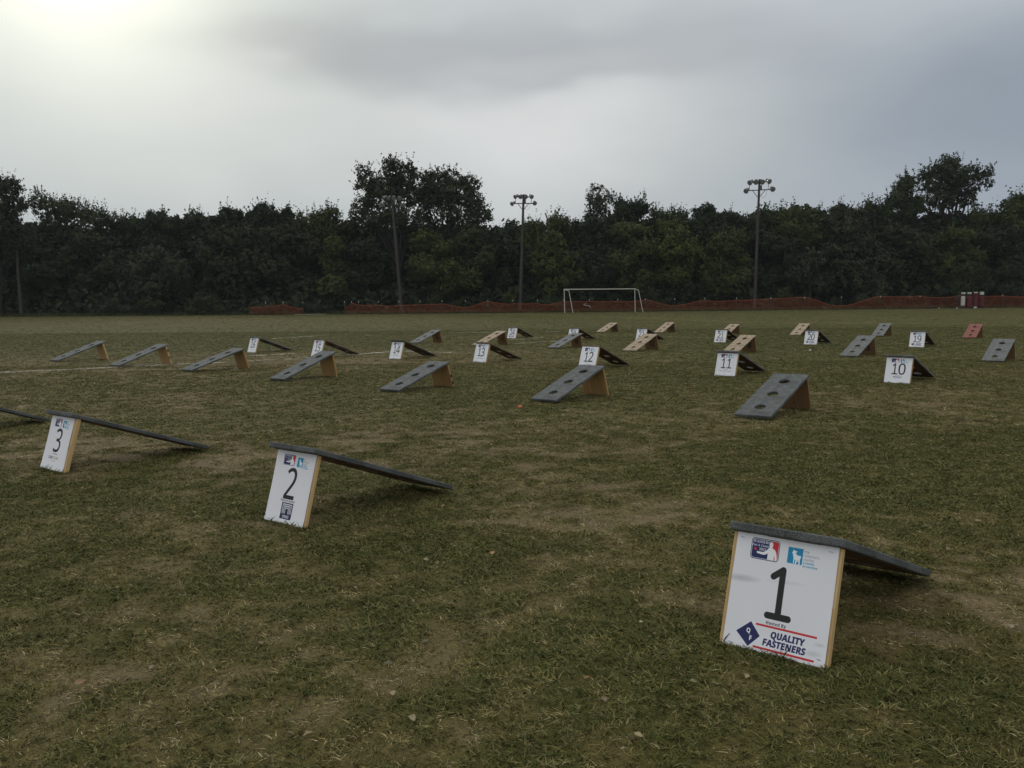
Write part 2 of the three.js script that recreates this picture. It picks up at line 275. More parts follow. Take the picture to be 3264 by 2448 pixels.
function crownGeo(lobes, o, r) {
  const pos = [], nor = [], col = [], idx = []; const total = lobes.reduce((s, l) => s + l[3] * l[4] + l[4] * l[5] + l[3] * l[5], 0);
  for (const [cx, cy, cz, rx, ry, rz] of lobes) {
    const area = rx * ry + ry * rz + rx * rz, n = Math.round(o.leaves * area / total), clumps = Math.max(8, Math.round(n / o.per));
    for (let k = 0; k < clumps; k++) {
      // a clump sits near the lobe's skin, pushed in and out; its leaves gather round it
      const y = r() * 2 - 1, a = r() * 6.2832, q = Math.sqrt(1 - y * y), d = [q * Math.cos(a), y, q * Math.sin(a)];
      const t = o.inside > r() ? .25 + r() * .5 : .70 + r() * .28, px = cx + d[0] * rx * t, py = cy + d[1] * ry * t, pz = cz + d[2] * rz * t;
      if (py < o.floor) continue;
      const cs = o.clump * (.5 + r() * .75), tone = .8 + r() * .4, warm = (r() - .5) * .16;
      const sprig = d[1] > -.1 && r() < o.sprig;
      for (let j = 0; j < o.per; j++) {
        const gx = (r() + r() + r() - 1.5) * cs, gy = (r() + r() + r() - 1.5) * cs * .8, gz = (r() + r() + r() - 1.5) * cs;
        const along = r(), X = sprig ? px + d[0] * cs * 2.0 * along + gx * .2 : px + gx, Y = sprig ? py + (.6 + d[1]) * cs * 2.6 * along + gy * .2 : py + gy, Z = sprig ? pz + d[2] * cs * 2.0 * along + gz * .2 : pz + gz;
        const N = new THREE.Vector3(d[0] + (r() - .5) * 1.5, d[1] + .3 + (r() - .5) * 1.5, d[2] + (r() - .5) * 1.5).normalize();
        const T = new THREE.Vector3(r() - .5, r() - .5, r() - .5).cross(N).normalize(), S = N.clone().cross(T), s = o.leaf * (.55 + r() * .9), b = pos.length / 3;
        const f = [[-.5, 0], [.05, -.36], [.6, .04], [-.02, .38]];
        for (const [u, v] of f) { pos.push(X + (T.x * u + S.x * v) * s, Y + (T.y * u + S.y * v) * s, Z + (T.z * u + S.z * v) * s); nor.push(N.x, N.y, N.z); }
        const e = tone * (.82 + r() * .36), c = [o.colour[0] * e * (1 + warm), o.colour[1] * e, o.colour[2] * e * (1 - warm)];
        for (let v = 0; v < 4; v++) col.push(...c);
        idx.push(b, b + 1, b + 2, b, b + 2, b + 3);
      }
    }
  }
  const g = new THREE.BufferGeometry(); g.setAttribute('position', new THREE.Float32BufferAttribute(pos, 3)); g.setAttribute('normal', new THREE.Float32BufferAttribute(nor, 3)); g.setAttribute('color', new THREE.Float32BufferAttribute(col, 3)); g.setIndex(idx); return g;
}
function limb(a, b, r0, r1, bend, r, seg = 6) {
  const A = new THREE.Vector3(...a), E = new THREE.Vector3(...b), m1 = A.clone().lerp(E, .35), m2 = A.clone().lerp(E, .7);
  m1.x += (r() - .5) * bend; m1.z += (r() - .5) * bend; m2.x += (r() - .5) * bend; m2.y += (r() - .2) * bend * .5; m2.z += (r() - .5) * bend;
  const cu = new THREE.CatmullRomCurve3([A, m1, m2, E]), g = new THREE.TubeGeometry(cu, 8, 1, seg, false), p = g.attributes.position, c = new THREE.Vector3();
  for (let i = 0; i <= 8; i++) { cu.getPointAt(i / 8, c); const rad = mix(r0, r1, i / 8); for (let j = 0; j <= seg; j++) { const k = i * (seg + 1) + j; p.setXYZ(k, c.x + (p.getX(k) - c.x) * rad, c.y + (p.getY(k) - c.y) * rad, c.z + (p.getZ(k) - c.z) * rad); } }
  g.computeVertexNormals(); return g;
}
const FPX = 2799, CP = Math.cos(R(5.151)), SP = Math.sin(R(5.151)), CR = Math.cos(R(.415)), SR = Math.sin(R(.415));
function place(px, py, D) {                          // the point at distance D down the field that was measured at a spot of the photograph
  const u0 = (px - 1632) / FPX, v0 = (py - 1224) / FPX, u = u0 * CR - v0 * SR, v = u0 * SR + v0 * CR, k = D / (CP - v * SP);
  return [u * k, 1.305 + (-v * CP - SP) * k];
}
const worldX = (px, D, py = 960) => place(px, py, D)[0], worldY = (px, py, D) => place(px, py, D)[1];
let treeSeed = 100;
const LEAF = { dark: [.027, .038, .018], mid: [.037, .051, .020], olive: [.052, .066, .020], yellow: [.070, .080, .020], brown: [.038, .043, .021], grey: [.044, .055, .029] };
// lobes in photograph pixels at the tree's depth: centre x, centre y, half width, half height
function tree(name, label, group, D, baseX, lobesPx, o = {}) {
  const r = rng(treeSeed += 7), k = D / FPX, x0 = worldX(baseX, D), y0 = height(x0, -D), mains = lobesPx.map(([px, py, w, h], i) => [worldX(px, D, py) - x0, worldY(px, py, D) - y0, (r() - .5) * (o.deep ?? 2.2) * (i ? 1 : .3), w * k * (o.full ?? .93), h * k * (o.full ?? .88), (w * .55 + h * .45) * k * (o.thick ?? 1)]), lobes = [], q0 = o.knobs ?? 6;
  for (const m of mains) { lobes.push([m[0], m[1], m[2], m[3] * .84, m[4] * .84, m[5] * .84]); for (let j = 0; j < q0; j++) { const a = r() * 6.2832, y = -.35 + 1.25 * r(), q = Math.sqrt(Math.max(0, 1 - y * y)), e = .26 + r() * .2; lobes.push([m[0] + Math.cos(a) * q * m[3] * .76, m[1] + y * m[4] * .76, m[2] + Math.sin(a) * q * m[5] * .76, m[3] * e, m[4] * e * 1.1, m[5] * e]); } }
  const t = thing(name, label, 'tree', [x0, y0, -D], group);
  const top = lobes.reduce((m, l) => Math.max(m, l[1]), 0), low = lobes.reduce((m, l) => Math.min(m, l[1] - l[4]), 99), tr = o.trunk ?? .16 + top * .012, fork = Math.max(1.2, o.fork ?? Math.min(low + .8, top * .55)), lean = mains.reduce((s, l) => s + l[0], 0) / mains.length * .25;
  const wood = [limb([0, -.2, 0], [lean, fork, 0], tr, tr * .72, .3, r, 8)];
  for (const l of mains) { wood.push(limb([lean, fork - .15, 0], [l[0], l[1] + l[4] * .35, l[2]], tr * .55, .03, 1.1, r)); if (o.twigs) for (let q = 0; q < o.twigs; q++) { const a = r() * 6.28; wood.push(limb([mix(lean, l[0], .6), mix(fork, l[1], .6), l[2] * .6], [l[0] + Math.cos(a) * l[3] * .8, l[1] + (r() - .25) * l[4], l[2] + Math.sin(a) * l[5] * .8], tr * .22, .015, .8, r, 5)); } }
  part(t, 'trunk', mergeGeometries(wood), barkMat);
  part(t, 'crown', crownGeo(lobes, { leaves: (o.leaves ?? 6500) * 2.35, per: o.per ?? 12, inside: o.inside ?? .25, clump: (o.clump ?? .42) * .8, leaf: (o.leaf ?? .34) * .66, sprig: o.sprig ?? .12, floor: o.floor ?? .15, colour: o.colour ?? LEAF.mid }, r), leafMat);
  return t;
}
// the wood behind everything, too dense to tell its trees apart
{
  const r = rng(900), g = crownGeo([[0, 0, 0, .9, .75, .9]], { leaves: 60, per: 6, inside: .5, clump: .5, leaf: .62, sprig: 0, floor: -9, colour: [1, 1, 1] }, r), list = [];
  for (let k = 0; k < 16000; k++) {
    const D = 109 + r() * 16, px = -260 + r() * 3800, x = worldX(px, D), top = 728 + 42 * (fbm(px * .006, 1, 301, 3) - .5) * 2 + (px > 1550 && px < 1900 ? 25 : 0) - (px > 2000 ? 18 : 0);
    const ymax = worldY(px, top, 112) * (D / 112) ** .5, y = height(x, -D) + r() * (ymax - .6);
    list.push([x, y, -D]);
  }
  for (let k = 0; k < 5200; k++) { const D = 103.5 + r() * 4, px = -220 + r() * 3720, x = worldX(px, D); list.push([x, height(x, -D) + r() * r() * 3.4, -D]); }
  const m = new THREE.InstancedMesh(g, leafMat, list.length), M = new THREE.Matrix4(), Q = new THREE.Quaternion(), E = new THREE.Euler(), C = new THREE.Color();
  list.forEach(([x, y, z], i) => { E.set(r() * 6, r() * 6, r() * 6); Q.setFromEuler(E); const s = .8 + r() * .6; M.compose(new THREE.Vector3(x, y, z), Q, new THREE.Vector3(s, s, s)); m.setMatrixAt(i, M); C.setRGB(...jit(mix3(LEAF.dark, LEAF.brown, r() * .5), r, .3)); m.setColorAt(i, C); });
  m.name = 'woodland'; m.userData.kind = 'stuff'; m.castShadow = m.receiveShadow = true; tag(m, 'dark dense wood closing the far side of the field', 'woodland'); scene.add(m);
}
// tall trees that stand out of the line
tree('cottonwood_tree', 'tall open crowned tree rising behind the leaning floodlight pole, taller of the central pair', null, 106, 1285,
  [[1180, 580, 52, 48], [1165, 655, 52, 38], [1245, 545, 48, 45], [1290, 560, 40, 45], [1225, 610, 40, 34], [1290, 640, 44, 40], [1255, 690, 46, 34], [1145, 690, 30, 26], [1310, 610, 30, 36], [1235, 600, 60, 50], [1270, 590, 50, 50], [1205, 640, 46, 40], [1240, 705, 66, 40], [1300, 700, 50, 44], [1190, 700, 50, 34]], { full: 1, leaves: 9500, colour: LEAF.grey, fork: 5.2, trunk: .36, twigs: 1, inside: .12, clump: .40, leaf: .34, sprig: .2, deep: 3, per: 9 });
tree('cottonwood_tree', 'broad round topped tree right of the tallest central tree, its crown flat and wide', null, 108, 1420,
  [[1345, 590, 40, 42], [1400, 578, 44, 40], [1450, 580, 38, 40], [1500, 595, 42, 44], [1525, 660, 36, 40], [1380, 640, 42, 34], [1440, 645, 46, 36], [1480, 690, 46, 30], [1545, 695, 24, 26], [1345, 690, 34, 26], [1420, 610, 60, 50], [1470, 625, 60, 50], [1380, 605, 44, 44], [1420, 690, 60, 40], [1510, 655, 44, 44], [1480, 715, 66, 36], [1360, 640, 44, 44]], { full: .97, leaves: 9500, colour: LEAF.grey, fork: 5.4, trunk: .34, twigs: 1, inside: .12, clump: .40, leaf: .34, sprig: .2, deep: 3 });
tree('slender_tree', 'small sparse rounded tree poking above the line over the soccer goal', null, 114, 1910,
  [[1908, 622, 40, 40], [1930, 650, 36, 40], [1890, 655, 36, 40], [1910, 690, 44, 40]], { full: 1, leaves: 2300, colour: LEAF.grey, clump: .34, leaf: .26, inside: .1, twigs: 3 });
tree('cottonwood_tree', 'tall umbrella shaped tree towering over the wood at the far right', null, 110, 3010,
  [[3000, 540, 60, 44], [3070, 548, 58, 46], [3118, 575, 40, 46], [2960, 585, 46, 46], [3040, 600, 52, 40], [2960, 650, 40, 34], [3085, 640, 36, 36], [3020, 650, 30, 24], [3040, 560, 70, 46], [2990, 585, 50, 44], [3080, 600, 50, 44], [2985, 640, 44, 36]], { full: .98, leaves: 8200, colour: LEAF.grey, fork: 6.6, trunk: .3, twigs: 1, inside: .12, clump: .38, leaf: .33, sprig: .18, deep: 3 });
tree('leafy_tree', 'medium tree with a narrow crown leaning on the umbrella shaped tree at its left', null, 109, 2880, [[2885, 600, 36, 48], [2855, 640, 34, 40], [2905, 660, 40, 40], [2880, 690, 46, 40]], { colour: LEAF.mid, leaves: 5200, sprig: .2 });
tree('leafy_tree', 'tall dark tree cut off by the left edge of the picture', null, 100.3, -5, [[18, 605, 50, 52], [-35, 600, 44, 56], [36, 665, 48, 50], [-10, 690, 55, 50], [30, 720, 52, 50], [10, 760, 50, 60], [-40, 790, 60, 70]], { colour: LEAF.dark, leaves: 7800, sprig: .2 });
// the line of trees from left to right
const ROW = 'trees along the far edge of the field';
const row = [
  ['feathery tree with wispy upright twigs, second tree from the left edge', 107, 160, [[140, 650, 50, 55], [190, 660, 60, 50], [250, 670, 60, 50], [310, 690, 50, 40], [180, 740, 90, 60]], { colour: LEAF.mid, sprig: .5, clump: .36, leaf: .28, inside: .12, leaves: 8200 }],
  ['low feathery tree where the skyline dips, left of the round dark crown', 110, 400, [[380, 700, 50, 38], [430, 715, 45, 36], [350, 720, 40, 40]], { colour: LEAF.mid, sprig: .5, leaves: 4200, clump: .36, leaf: .28 }],
  ['round dark crowned tree in the left part of the treeline', 108, 515, [[500, 695, 50, 44], [545, 710, 40, 40], [465, 720, 36, 36], [515, 760, 70, 50]], { colour: LEAF.dark, sprig: .1 }],
  ['tree with small paired tufts on the skyline right of the round dark crown', 110, 640, [[622, 690, 28, 28], [662, 700, 24, 30], [640, 745, 60, 40]], { colour: LEAF.grey, sprig: .15, leaves: 4000 }],
  ['dark tree with a rounded bump on the skyline, left of a taller twin', 109, 735, [[735, 675, 46, 34], [715, 700, 40, 34], [770, 720, 40, 40], [740, 760, 70, 40]], { colour: LEAF.dark }],
  ['dark round headed tree, taller twin near the left third of the treeline', 110, 850, [[850, 660, 38, 33], [880, 685, 30, 30], [820, 690, 36, 36], [850, 745, 70, 50]], { colour: LEAF.dark }],
  ['little dark knob of a tree between two higher crowns left of the central pair', 111, 915, [[915, 675, 22, 30], [920, 720, 36, 40]], { colour: LEAF.dark, leaves: 2600 }],
  ['wide green tree with twiggy top just left of the tall central pair', 107, 1020, [[980, 700, 50, 40], [1040, 690, 56, 42], [1085, 710, 36, 36], [1020, 750, 90, 50]], { colour: LEAF.olive, sprig: .42, leaves: 7600, clump: .38, leaf: .3 }],
  ['low tree in the skyline dip right of the broad central tree', 109, 1600, [[1585, 745, 40, 30], [1625, 735, 30, 34], [1560, 770, 40, 30]], { colour: LEAF.dark, leaves: 3600 }],
  ['bright green tree behind the middle floodlight pole', 107, 1730, [[1700, 715, 46, 38], [1765, 705, 50, 36], [1810, 725, 40, 36], [1730, 770, 90, 60]], { colour: LEAF.olive, sprig: .3, leaves: 7400 }],
  ['dark green tree rising right of the small sparse tree', 109, 2010, [[1985, 660, 36, 42], [2040, 655, 40, 42], [2010, 710, 60, 50], [1950, 700, 34, 36]], { colour: LEAF.dark, sprig: .22, leaves: 7200 }],
  ['tree with a row of upright twigs on top, between goal and right floodlight pole', 108, 2130, [[2105, 690, 40, 40], [2155, 690, 36, 40], [2130, 740, 60, 50]], { colour: LEAF.mid, sprig: .5, leaves: 5800, clump: .34, leaf: .28 }],
  ['very dark double headed tree left of the right floodlight pole', 107, 2280, [[2250, 680, 48, 48], [2325, 695, 40, 44], [2280, 740, 78, 60], [2225, 715, 34, 40]], { colour: LEAF.dark, sprig: .08, leaves: 7600 }],
  ['spiky green tree standing directly behind the right floodlight pole', 109, 2420, [[2400, 705, 40, 44], [2450, 695, 40, 46], [2420, 750, 60, 50]], { colour: LEAF.mid, sprig: .4 }],
  ['wide bright green tree with a flat top right of the right floodlight pole', 107, 2545, [[2500, 685, 54, 44], [2560, 680, 56, 42], [2610, 700, 40, 40], [2540, 740, 100, 60]], { colour: LEAF.olive, sprig: .28, leaves: 8600 }],
  ['blackish rounded tree between the flat topped green tree and the far right tall tree', 106, 2690, [[2670, 680, 44, 42], [2715, 685, 36, 44], [2690, 735, 80, 60]], { colour: LEAF.brown, sprig: .12, leaves: 7200 }],
  ['tree with pointed sprigs on its top left of the umbrella shaped tree', 108, 2790, [[2770, 675, 40, 42], [2820, 670, 38, 44], [2795, 730, 70, 50]], { colour: LEAF.mid, sprig: .4, leaves: 6600 }],
  ['low twiggy tree right of the umbrella shaped tree', 108, 3150, [[3125, 690, 40, 44], [3175, 690, 40, 50], [3150, 745, 70, 50]], { colour: LEAF.olive, sprig: .35 }],
  ['tall green tree cut off by the right edge of the picture', 105, 3260, [[3215, 660, 36, 50], [3270, 640, 50, 55], [3330, 620, 60, 60], [3250, 730, 80, 60], [3340, 730, 80, 70]], { colour: LEAF.olive, sprig: .22, leaves: 9000 }],
];
for (const [label, D, bx, lobes, o] of row) tree('leafy_tree', label, ROW, D, bx, lobes.map(([a, b, w, h]) => [a, b + 13, w, h]), o);
// lower trees standing in front of the line, each reaching down to the grass
const FRONT = 'lower trees in front of the treeline';
const front = [
  ['dark spreading tree behind the leftmost floodlight pole', 104, 110, [[100, 800, 90, 80], [60, 880, 90, 70], [160, 870, 80, 70]], { colour: LEAF.dark }],
  ['brownish dull tree low in the wood, third mass from the left', 104.5, 300, [[290, 770, 90, 70], [230, 830, 70, 70], [350, 850, 80, 80], [290, 900, 90, 70]], { colour: LEAF.brown }],
  ['pale topped bushy tree, rounded, in the left part of the wood', 102, 500, [[500, 830, 85, 50], [440, 870, 60, 55], [560, 865, 55, 55], [500, 910, 100, 60]], { colour: LEAF.grey }],
  ['big rounded brown green tree filling the wood left of the centre', 103.5, 745, [[740, 760, 80, 70], [690, 830, 80, 70], [800, 820, 80, 80], [740, 880, 110, 80]], { colour: LEAF.brown, leaves: 8500 }],
  ['tree with yellowish top and dark foot, left of the leaning floodlight pole', 104, 930, [[900, 760, 80, 60], [965, 800, 70, 70], [880, 850, 70, 80], [940, 900, 90, 70]], { colour: LEAF.brown, leaves: 8500 }],
  ['small light green columnar tree left of the leaning floodlight pole', 103, 1060, [[1062, 790, 36, 45], [1060, 850, 44, 60], [1065, 910, 50, 60]], { colour: LEAF.olive, leaves: 4600 }],
  ['dark bushy tree just left of the foot of the leaning floodlight pole', 104, 1170, [[1160, 800, 70, 60], [1200, 860, 70, 70], [1140, 890, 70, 70]], { colour: LEAF.dark }],
  ['yellow green leafy tree right of the leaning floodlight pole', 103, 1360, [[1345, 770, 56, 50], [1400, 790, 60, 50], [1350, 850, 70, 60], [1420, 880, 60, 70]], { colour: LEAF.olive, leaves: 7600 }],
  ['tree with sunken dark middle under the broad central tree', 104.5, 1480, [[1490, 770, 70, 50], [1530, 840, 60, 70], [1470, 870, 70, 70]], { colour: LEAF.mid }],
  ['light green bush shaped tree left of the middle floodlight pole', 102.5, 1440, [[1445, 870, 50, 46], [1500, 895, 50, 46], [1420, 920, 60, 40]], { colour: LEAF.olive, leaves: 4600 }],
  ['nearly black tree right behind the middle floodlight pole', 105, 1640, [[1620, 800, 56, 60], [1670, 860, 60, 70], [1600, 890, 60, 70]], { colour: LEAF.dark }],
  ['round bushy green tree bulging left of the goal', 103, 1760, [[1770, 790, 64, 60], [1730, 850, 60, 60], [1810, 860, 60, 70], [1760, 910, 80, 60]], { colour: LEAF.olive, leaves: 8200 }],
  ['dark leafy tree directly behind the goal', 104, 1880, [[1880, 740, 70, 60], [1860, 830, 70, 70], [1920, 850, 70, 80], [1880, 910, 80, 60]], { colour: LEAF.dark, leaves: 8200 }],
  ['yellow tinged tree top over the right goal post', 103.5, 2010, [[2000, 740, 76, 44], [2040, 800, 70, 60], [1980, 840, 70, 60], [2020, 900, 80, 60]], { colour: LEAF.olive, leaves: 8200 }],
  ['brightest yellow green tree, between the goal and the right floodlight pole', 103, 2150, [[2150, 745, 60, 46], [2120, 800, 60, 56], [2190, 805, 56, 60], [2150, 870, 80, 60]], { colour: LEAF.yellow, leaves: 8600, sprig: .25 }],
  ['spreading olive tree left of the foot of the right floodlight pole', 103, 2310, [[2310, 780, 80, 56], [2260, 850, 70, 70], [2360, 860, 64, 70], [2310, 910, 90, 60]], { colour: LEAF.olive, leaves: 8200 }],
  ['shadowy tree right of the foot of the right floodlight pole', 104.5, 2480, [[2470, 780, 70, 60], [2520, 840, 70, 70], [2460, 890, 70, 70]], { colour: LEAF.dark }],
  ['large dull brown dome of a tree in the right half of the wood', 103, 2710, [[2700, 740, 84, 64], [2660, 820, 80, 70], [2760, 820, 80, 80], [2700, 890, 110, 70]], { colour: LEAF.brown, leaves: 9000 }],
  ['greyish leafy bush shaped tree at the foot of the brown dome', 101.5, 2580, [[2590, 830, 54, 44], [2560, 880, 56, 56], [2620, 900, 60, 50]], { colour: LEAF.grey, leaves: 4800 }],
  ['dark tree under the umbrella shaped tree', 104, 2900, [[2890, 770, 80, 70], [2860, 850, 80, 80], [2950, 860, 70, 80]], { colour: LEAF.brown, leaves: 8000 }],
  ['yellow green topped tree behind the rack of padded dummies', 103, 3060, [[3050, 760, 66, 46], [3090, 830, 70, 70], [3020, 850, 60, 70], [3070, 900, 80, 60]], { colour: LEAF.olive, leaves: 7600 }],
  ['dark overhanging tree above the fence at the right edge', 103, 3210, [[3190, 780, 70, 70], [3250, 830, 70, 80], [3200, 890, 70, 60]], { colour: LEAF.dark, leaves: 7600 }],
];
for (const [label, D, bx, lobes, o] of front) tree('small_tree', label, FRONT, D, bx, lobes, { trunk: .14, ...o });
// shrubs on the edge of the grass
const SHRUB = 'shrubs along the foot of the wood';
const shrubs = [
  ['low green shrub on the grass edge left of the fence gap', 99.5, 480, [[480, 975, 50, 26], [440, 985, 30, 18]], LEAF.mid], ['wide weedy shrub at the left on the grass edge', 100, 360, [[350, 975, 56, 30], [400, 985, 36, 18]], LEAF.grey], ['fresh green shrub beside the left end of the orange fence', 99, 650, [[655, 968, 38, 34], [620, 985, 30, 18], [700, 985, 30, 16]], LEAF.mid],
  ['dusty shrub covering part of the left fence', 98.2, 860, [[850, 985, 40, 18]], LEAF.grey], ['low olive shrub in the gap of the fence', 100, 1010, [[1000, 985, 60, 18]], LEAF.dark], ['two stemmed leafy weed standing left of the middle pole', 98.4, 1628, [[1612, 955, 9, 14], [1630, 953, 9, 15], [1620, 968, 16, 12]], LEAF.olive], ['leafy weed above the fence, right of the leaning pole', 98.4, 1395, [[1390, 955, 14, 18], [1380, 970, 22, 12]], LEAF.mid],
  ['green shrub left of the goal behind the fence', 99.5, 1750, [[1745, 968, 40, 18], [1770, 975, 30, 14]], LEAF.mid], ['grey green sapling behind the right goal post', 101, 2080, [[2075, 945, 26, 30], [2090, 970, 36, 20]], LEAF.grey], ['leafy shrub right of the right floodlight pole', 100, 2500, [[2495, 945, 24, 24], [2510, 965, 34, 18]], LEAF.mid], ['tall pale shrub over the deep sag of the right fence', 100.5, 2750, [[2745, 905, 36, 30], [2800, 915, 36, 34], [2770, 950, 60, 30]], LEAF.grey], ['upright weedy shrub at the right edge of the picture', 100, 3230, [[3215, 860, 30, 40], [3250, 880, 36, 50], [3230, 930, 60, 40]], LEAF.grey], ['round shrub behind the rack of padded dummies', 100, 3100, [[3090, 870, 56, 44], [3130, 910, 50, 40], [3060, 925, 50, 36]], LEAF.mid],
];
for (const [label, D, bx, lobes, colour] of shrubs) { const t = tree('shrub', label, SHRUB, D, bx, lobes, { colour, leaves: 900 + 40 * lobes.reduce((s, l) => s + l[2], 0) * .35, clump: .26, leaf: .22, trunk: .04, fork: .3, deep: .8, floor: .02, sprig: .3, thick: .8 }); t.userData.category = 'shrub'; t.children[0].name = 'stem'; t.children[1].name = 'foliage'; }
{ // rank growth at the wood's edge
  const r = rng(55), geo = tuft(41, 14, .5, .5, .02), list = [];
  for (let k = 0; k < 5200; k++) { const x = -66 + r() * 132, z = -97.6 - r() * 5.5; list.push([x, z, .35 + r() * .9 + .5 * sm(-99, -102, z)]); }
  const m = new THREE.InstancedMesh(geo, new THREE.MeshPhysicalMaterial({ roughness: .9, specularIntensity: .3, side: THREE.DoubleSide }), list.length), M = new THREE.Matrix4(), Q = new THREE.Quaternion(), C = new THREE.Color();
  list.forEach(([x, z, s], i) => { Q.setFromAxisAngle(new THREE.Vector3(0, 1, 0), r() * 6.28); M.compose(new THREE.Vector3(x, ground_y(x, z) - .02, z), Q, new THREE.Vector3(s, s, s)); m.setMatrixAt(i, M); C.setRGB(...jit(r() < .25 ? [.09, .075, .04] : [.038, .05, .02], r, .3)); m.setColorAt(i, C); });
  m.name = 'undergrowth'; m.userData.kind = 'stuff'; m.castShadow = m.receiveShadow = true; tag(m, 'rank weeds and long grass along the foot of the wood', 'undergrowth'); scene.add(m);
}

// ---------------------------------------------------------------- floodlight poles
const poleMat = mat([.05, .044, .039], .95), armMat = mat([.05, .048, .046], .8), lampMat = mat([.22, .23, .24], .45, { metalness: .3 }), lensMat = mat([.17, .18, .18], .35), gearMat = mat([.16, .16, .16], .6);
function floodPole(label, bx, bz, tx, ty, s, droop) {
  const by = height(bx, bz), t = thing('floodlight_pole', label, 'floodlight pole', [bx, by, bz], 'floodlight poles along the far edge'), X = tx - bx, Y = ty - by;
  const at = (h) => [X * h / Y, h];                  // centre of the pole at height h
  part(t, 'pole', bar([0, -.3, 0], [X, Y, 0], .20, .12, 12), poleMat);
  const yU = Y - .32 * s, yL = yU - .86 * s, [cu] = at(yU), [cl] = at(yL), wU = 1.05 * s, wL = 1.42 * s;
  part(t, 'crossarm', bar([cu - wU, yU - droop, -.16], [cu + wU, yU + droop, -.16], .05), armMat); part(t, 'crossarm', bar([cl - wL, yL - droop, -.16], [cl + wL, yL + droop, -.16], .055), armMat);
  for (const q of [-1, 1]) {
    part(t, 'brace', bar([at(yL - .8 * s)[0] + q * .1, yL - .8 * s, -.12], [cl + q * .75 * s, yL, -.16], .035), armMat);
    part(t, 'hanger', bar([cu + q * (wU + .02), yU - .12, -.16], [cl + q * (wU + .02), yL, -.16], .03), armMat);
  }
  part(t, 'junction_box', new RoundedBoxGeometry(.16, .5, .14, 2, .02).translate(at(yL + .3)[0] + .2, yL + .25, .1), armMat);
  const cable = new THREE.CatmullRomCurve3([[cl + .9 * s, yL, -.1], [cl + .75 * s, yL - .7 * s, -.05], [cl + .4 * s, yL - .85 * s, 0], [cl + .15, yL - .4 * s, .05]].map(p => new THREE.Vector3(...p)));
  part(t, 'cable', new THREE.TubeGeometry(cable, 16, .012, 5), armMat);
  const bowl = new THREE.LatheGeometry([[.02, -.34], [.10, -.33], [.14, -.24], [.20, -.08], [.245, .0], [.26, .02], [.245, .03]].map(p => new THREE.Vector2(...p)), 18);
  const lens = new THREE.SphereGeometry(.6, 14, 6, 0, 6.2832, 0, .41).scale(1, .5, 1).translate(0, -.262, 0), gear = new RoundedBoxGeometry(.24, .2, .3, 2, .04).translate(0, -.4, .0);
  const spots = [[cu - wU - .08, yU - droop, -35, 12], [cu - .42 * s, yU, -14, 4], [cu + .30 * s, yU, 10, 3], [cu + wU + .04, yU + droop, 40, 15], [cl - wL - .1, yL - droop - .06, -32, 10], [cl + wL + .1, yL + droop, 20, 12]];
  for (const [x, y, yaw, roll] of spots) {            // bowls look down the field, towards the camera
    const f = part(t, 'floodlight', bowl, lampMat); f.position.set(x, y - .02, .14); f.rotation.order = 'YXZ'; f.rotation.set(R(116), R(yaw), R(roll)); f.scale.setScalar(s * 1.18);
    part(f, 'lens', lens, lensMat); part(f, 'ballast', gear, gearMat);
  }
  return t;
}
floodPole('dark floodlight pole half hidden by the trees at the left edge', -56.45, -101.5, -56.7, 14.0, 1.0, 0);
floodPole('leaning floodlight pole in front of the tallest central tree, lamps lost in its leaves', -12.55, -101, -13.5, 13.7, .84, -.05);
floodPole('floodlight pole with six lamps against the sky, left of the goal', .96, -101, 1.47, 13.75, .84, 0);
floodPole('tallest floodlight pole with six lamps against the sky, right of the goal', 27.81, -101, 28.17, 15.25, 1.0, .06);

// ---------------------------------------------------------------- goal
{
  const t = thing('soccer_goal', 'white pipe soccer goal without a net in front of the orange fence', 'soccer goal', [5.5, height(5.5, -91), -91]), y0 = t.position.y, white = mat([.44, .42, .37], .7);
  const A = [0, -.05, 0], Bp = [7.56, height(13.06, -93) - y0 - .03, -2], h = 2.42, hr = 2.47;
  part(t, 'post', bar(A, [A[0] - .05, h, 0], .05), white); part(t, 'post', bar(Bp, [Bp[0] - .06, Bp[1] + hr, -2], .05), white);
  part(t, 'crossbar', bar([A[0] - .1, h, 0], [Bp[0], Bp[1] + hr, -2], .052), white);
  const s1 = [.42, h - .17, .3], s2 = [Bp[0] + .30, Bp[1] + hr - .16, -1.7];
  part(t, 'stay', bar([A[0] - .04, h, 0], s1, .035), white); part(t, 'stay', bar([Bp[0] - .04, Bp[1] + hr, -2], s2, .035), white);
  part(t, 'strut', bar(s1, [.80, 0, .75], .038), white); part(t, 'strut', bar(s2, [Bp[0] + .72, Bp[1] - .02, -1.3], .038), white);
}
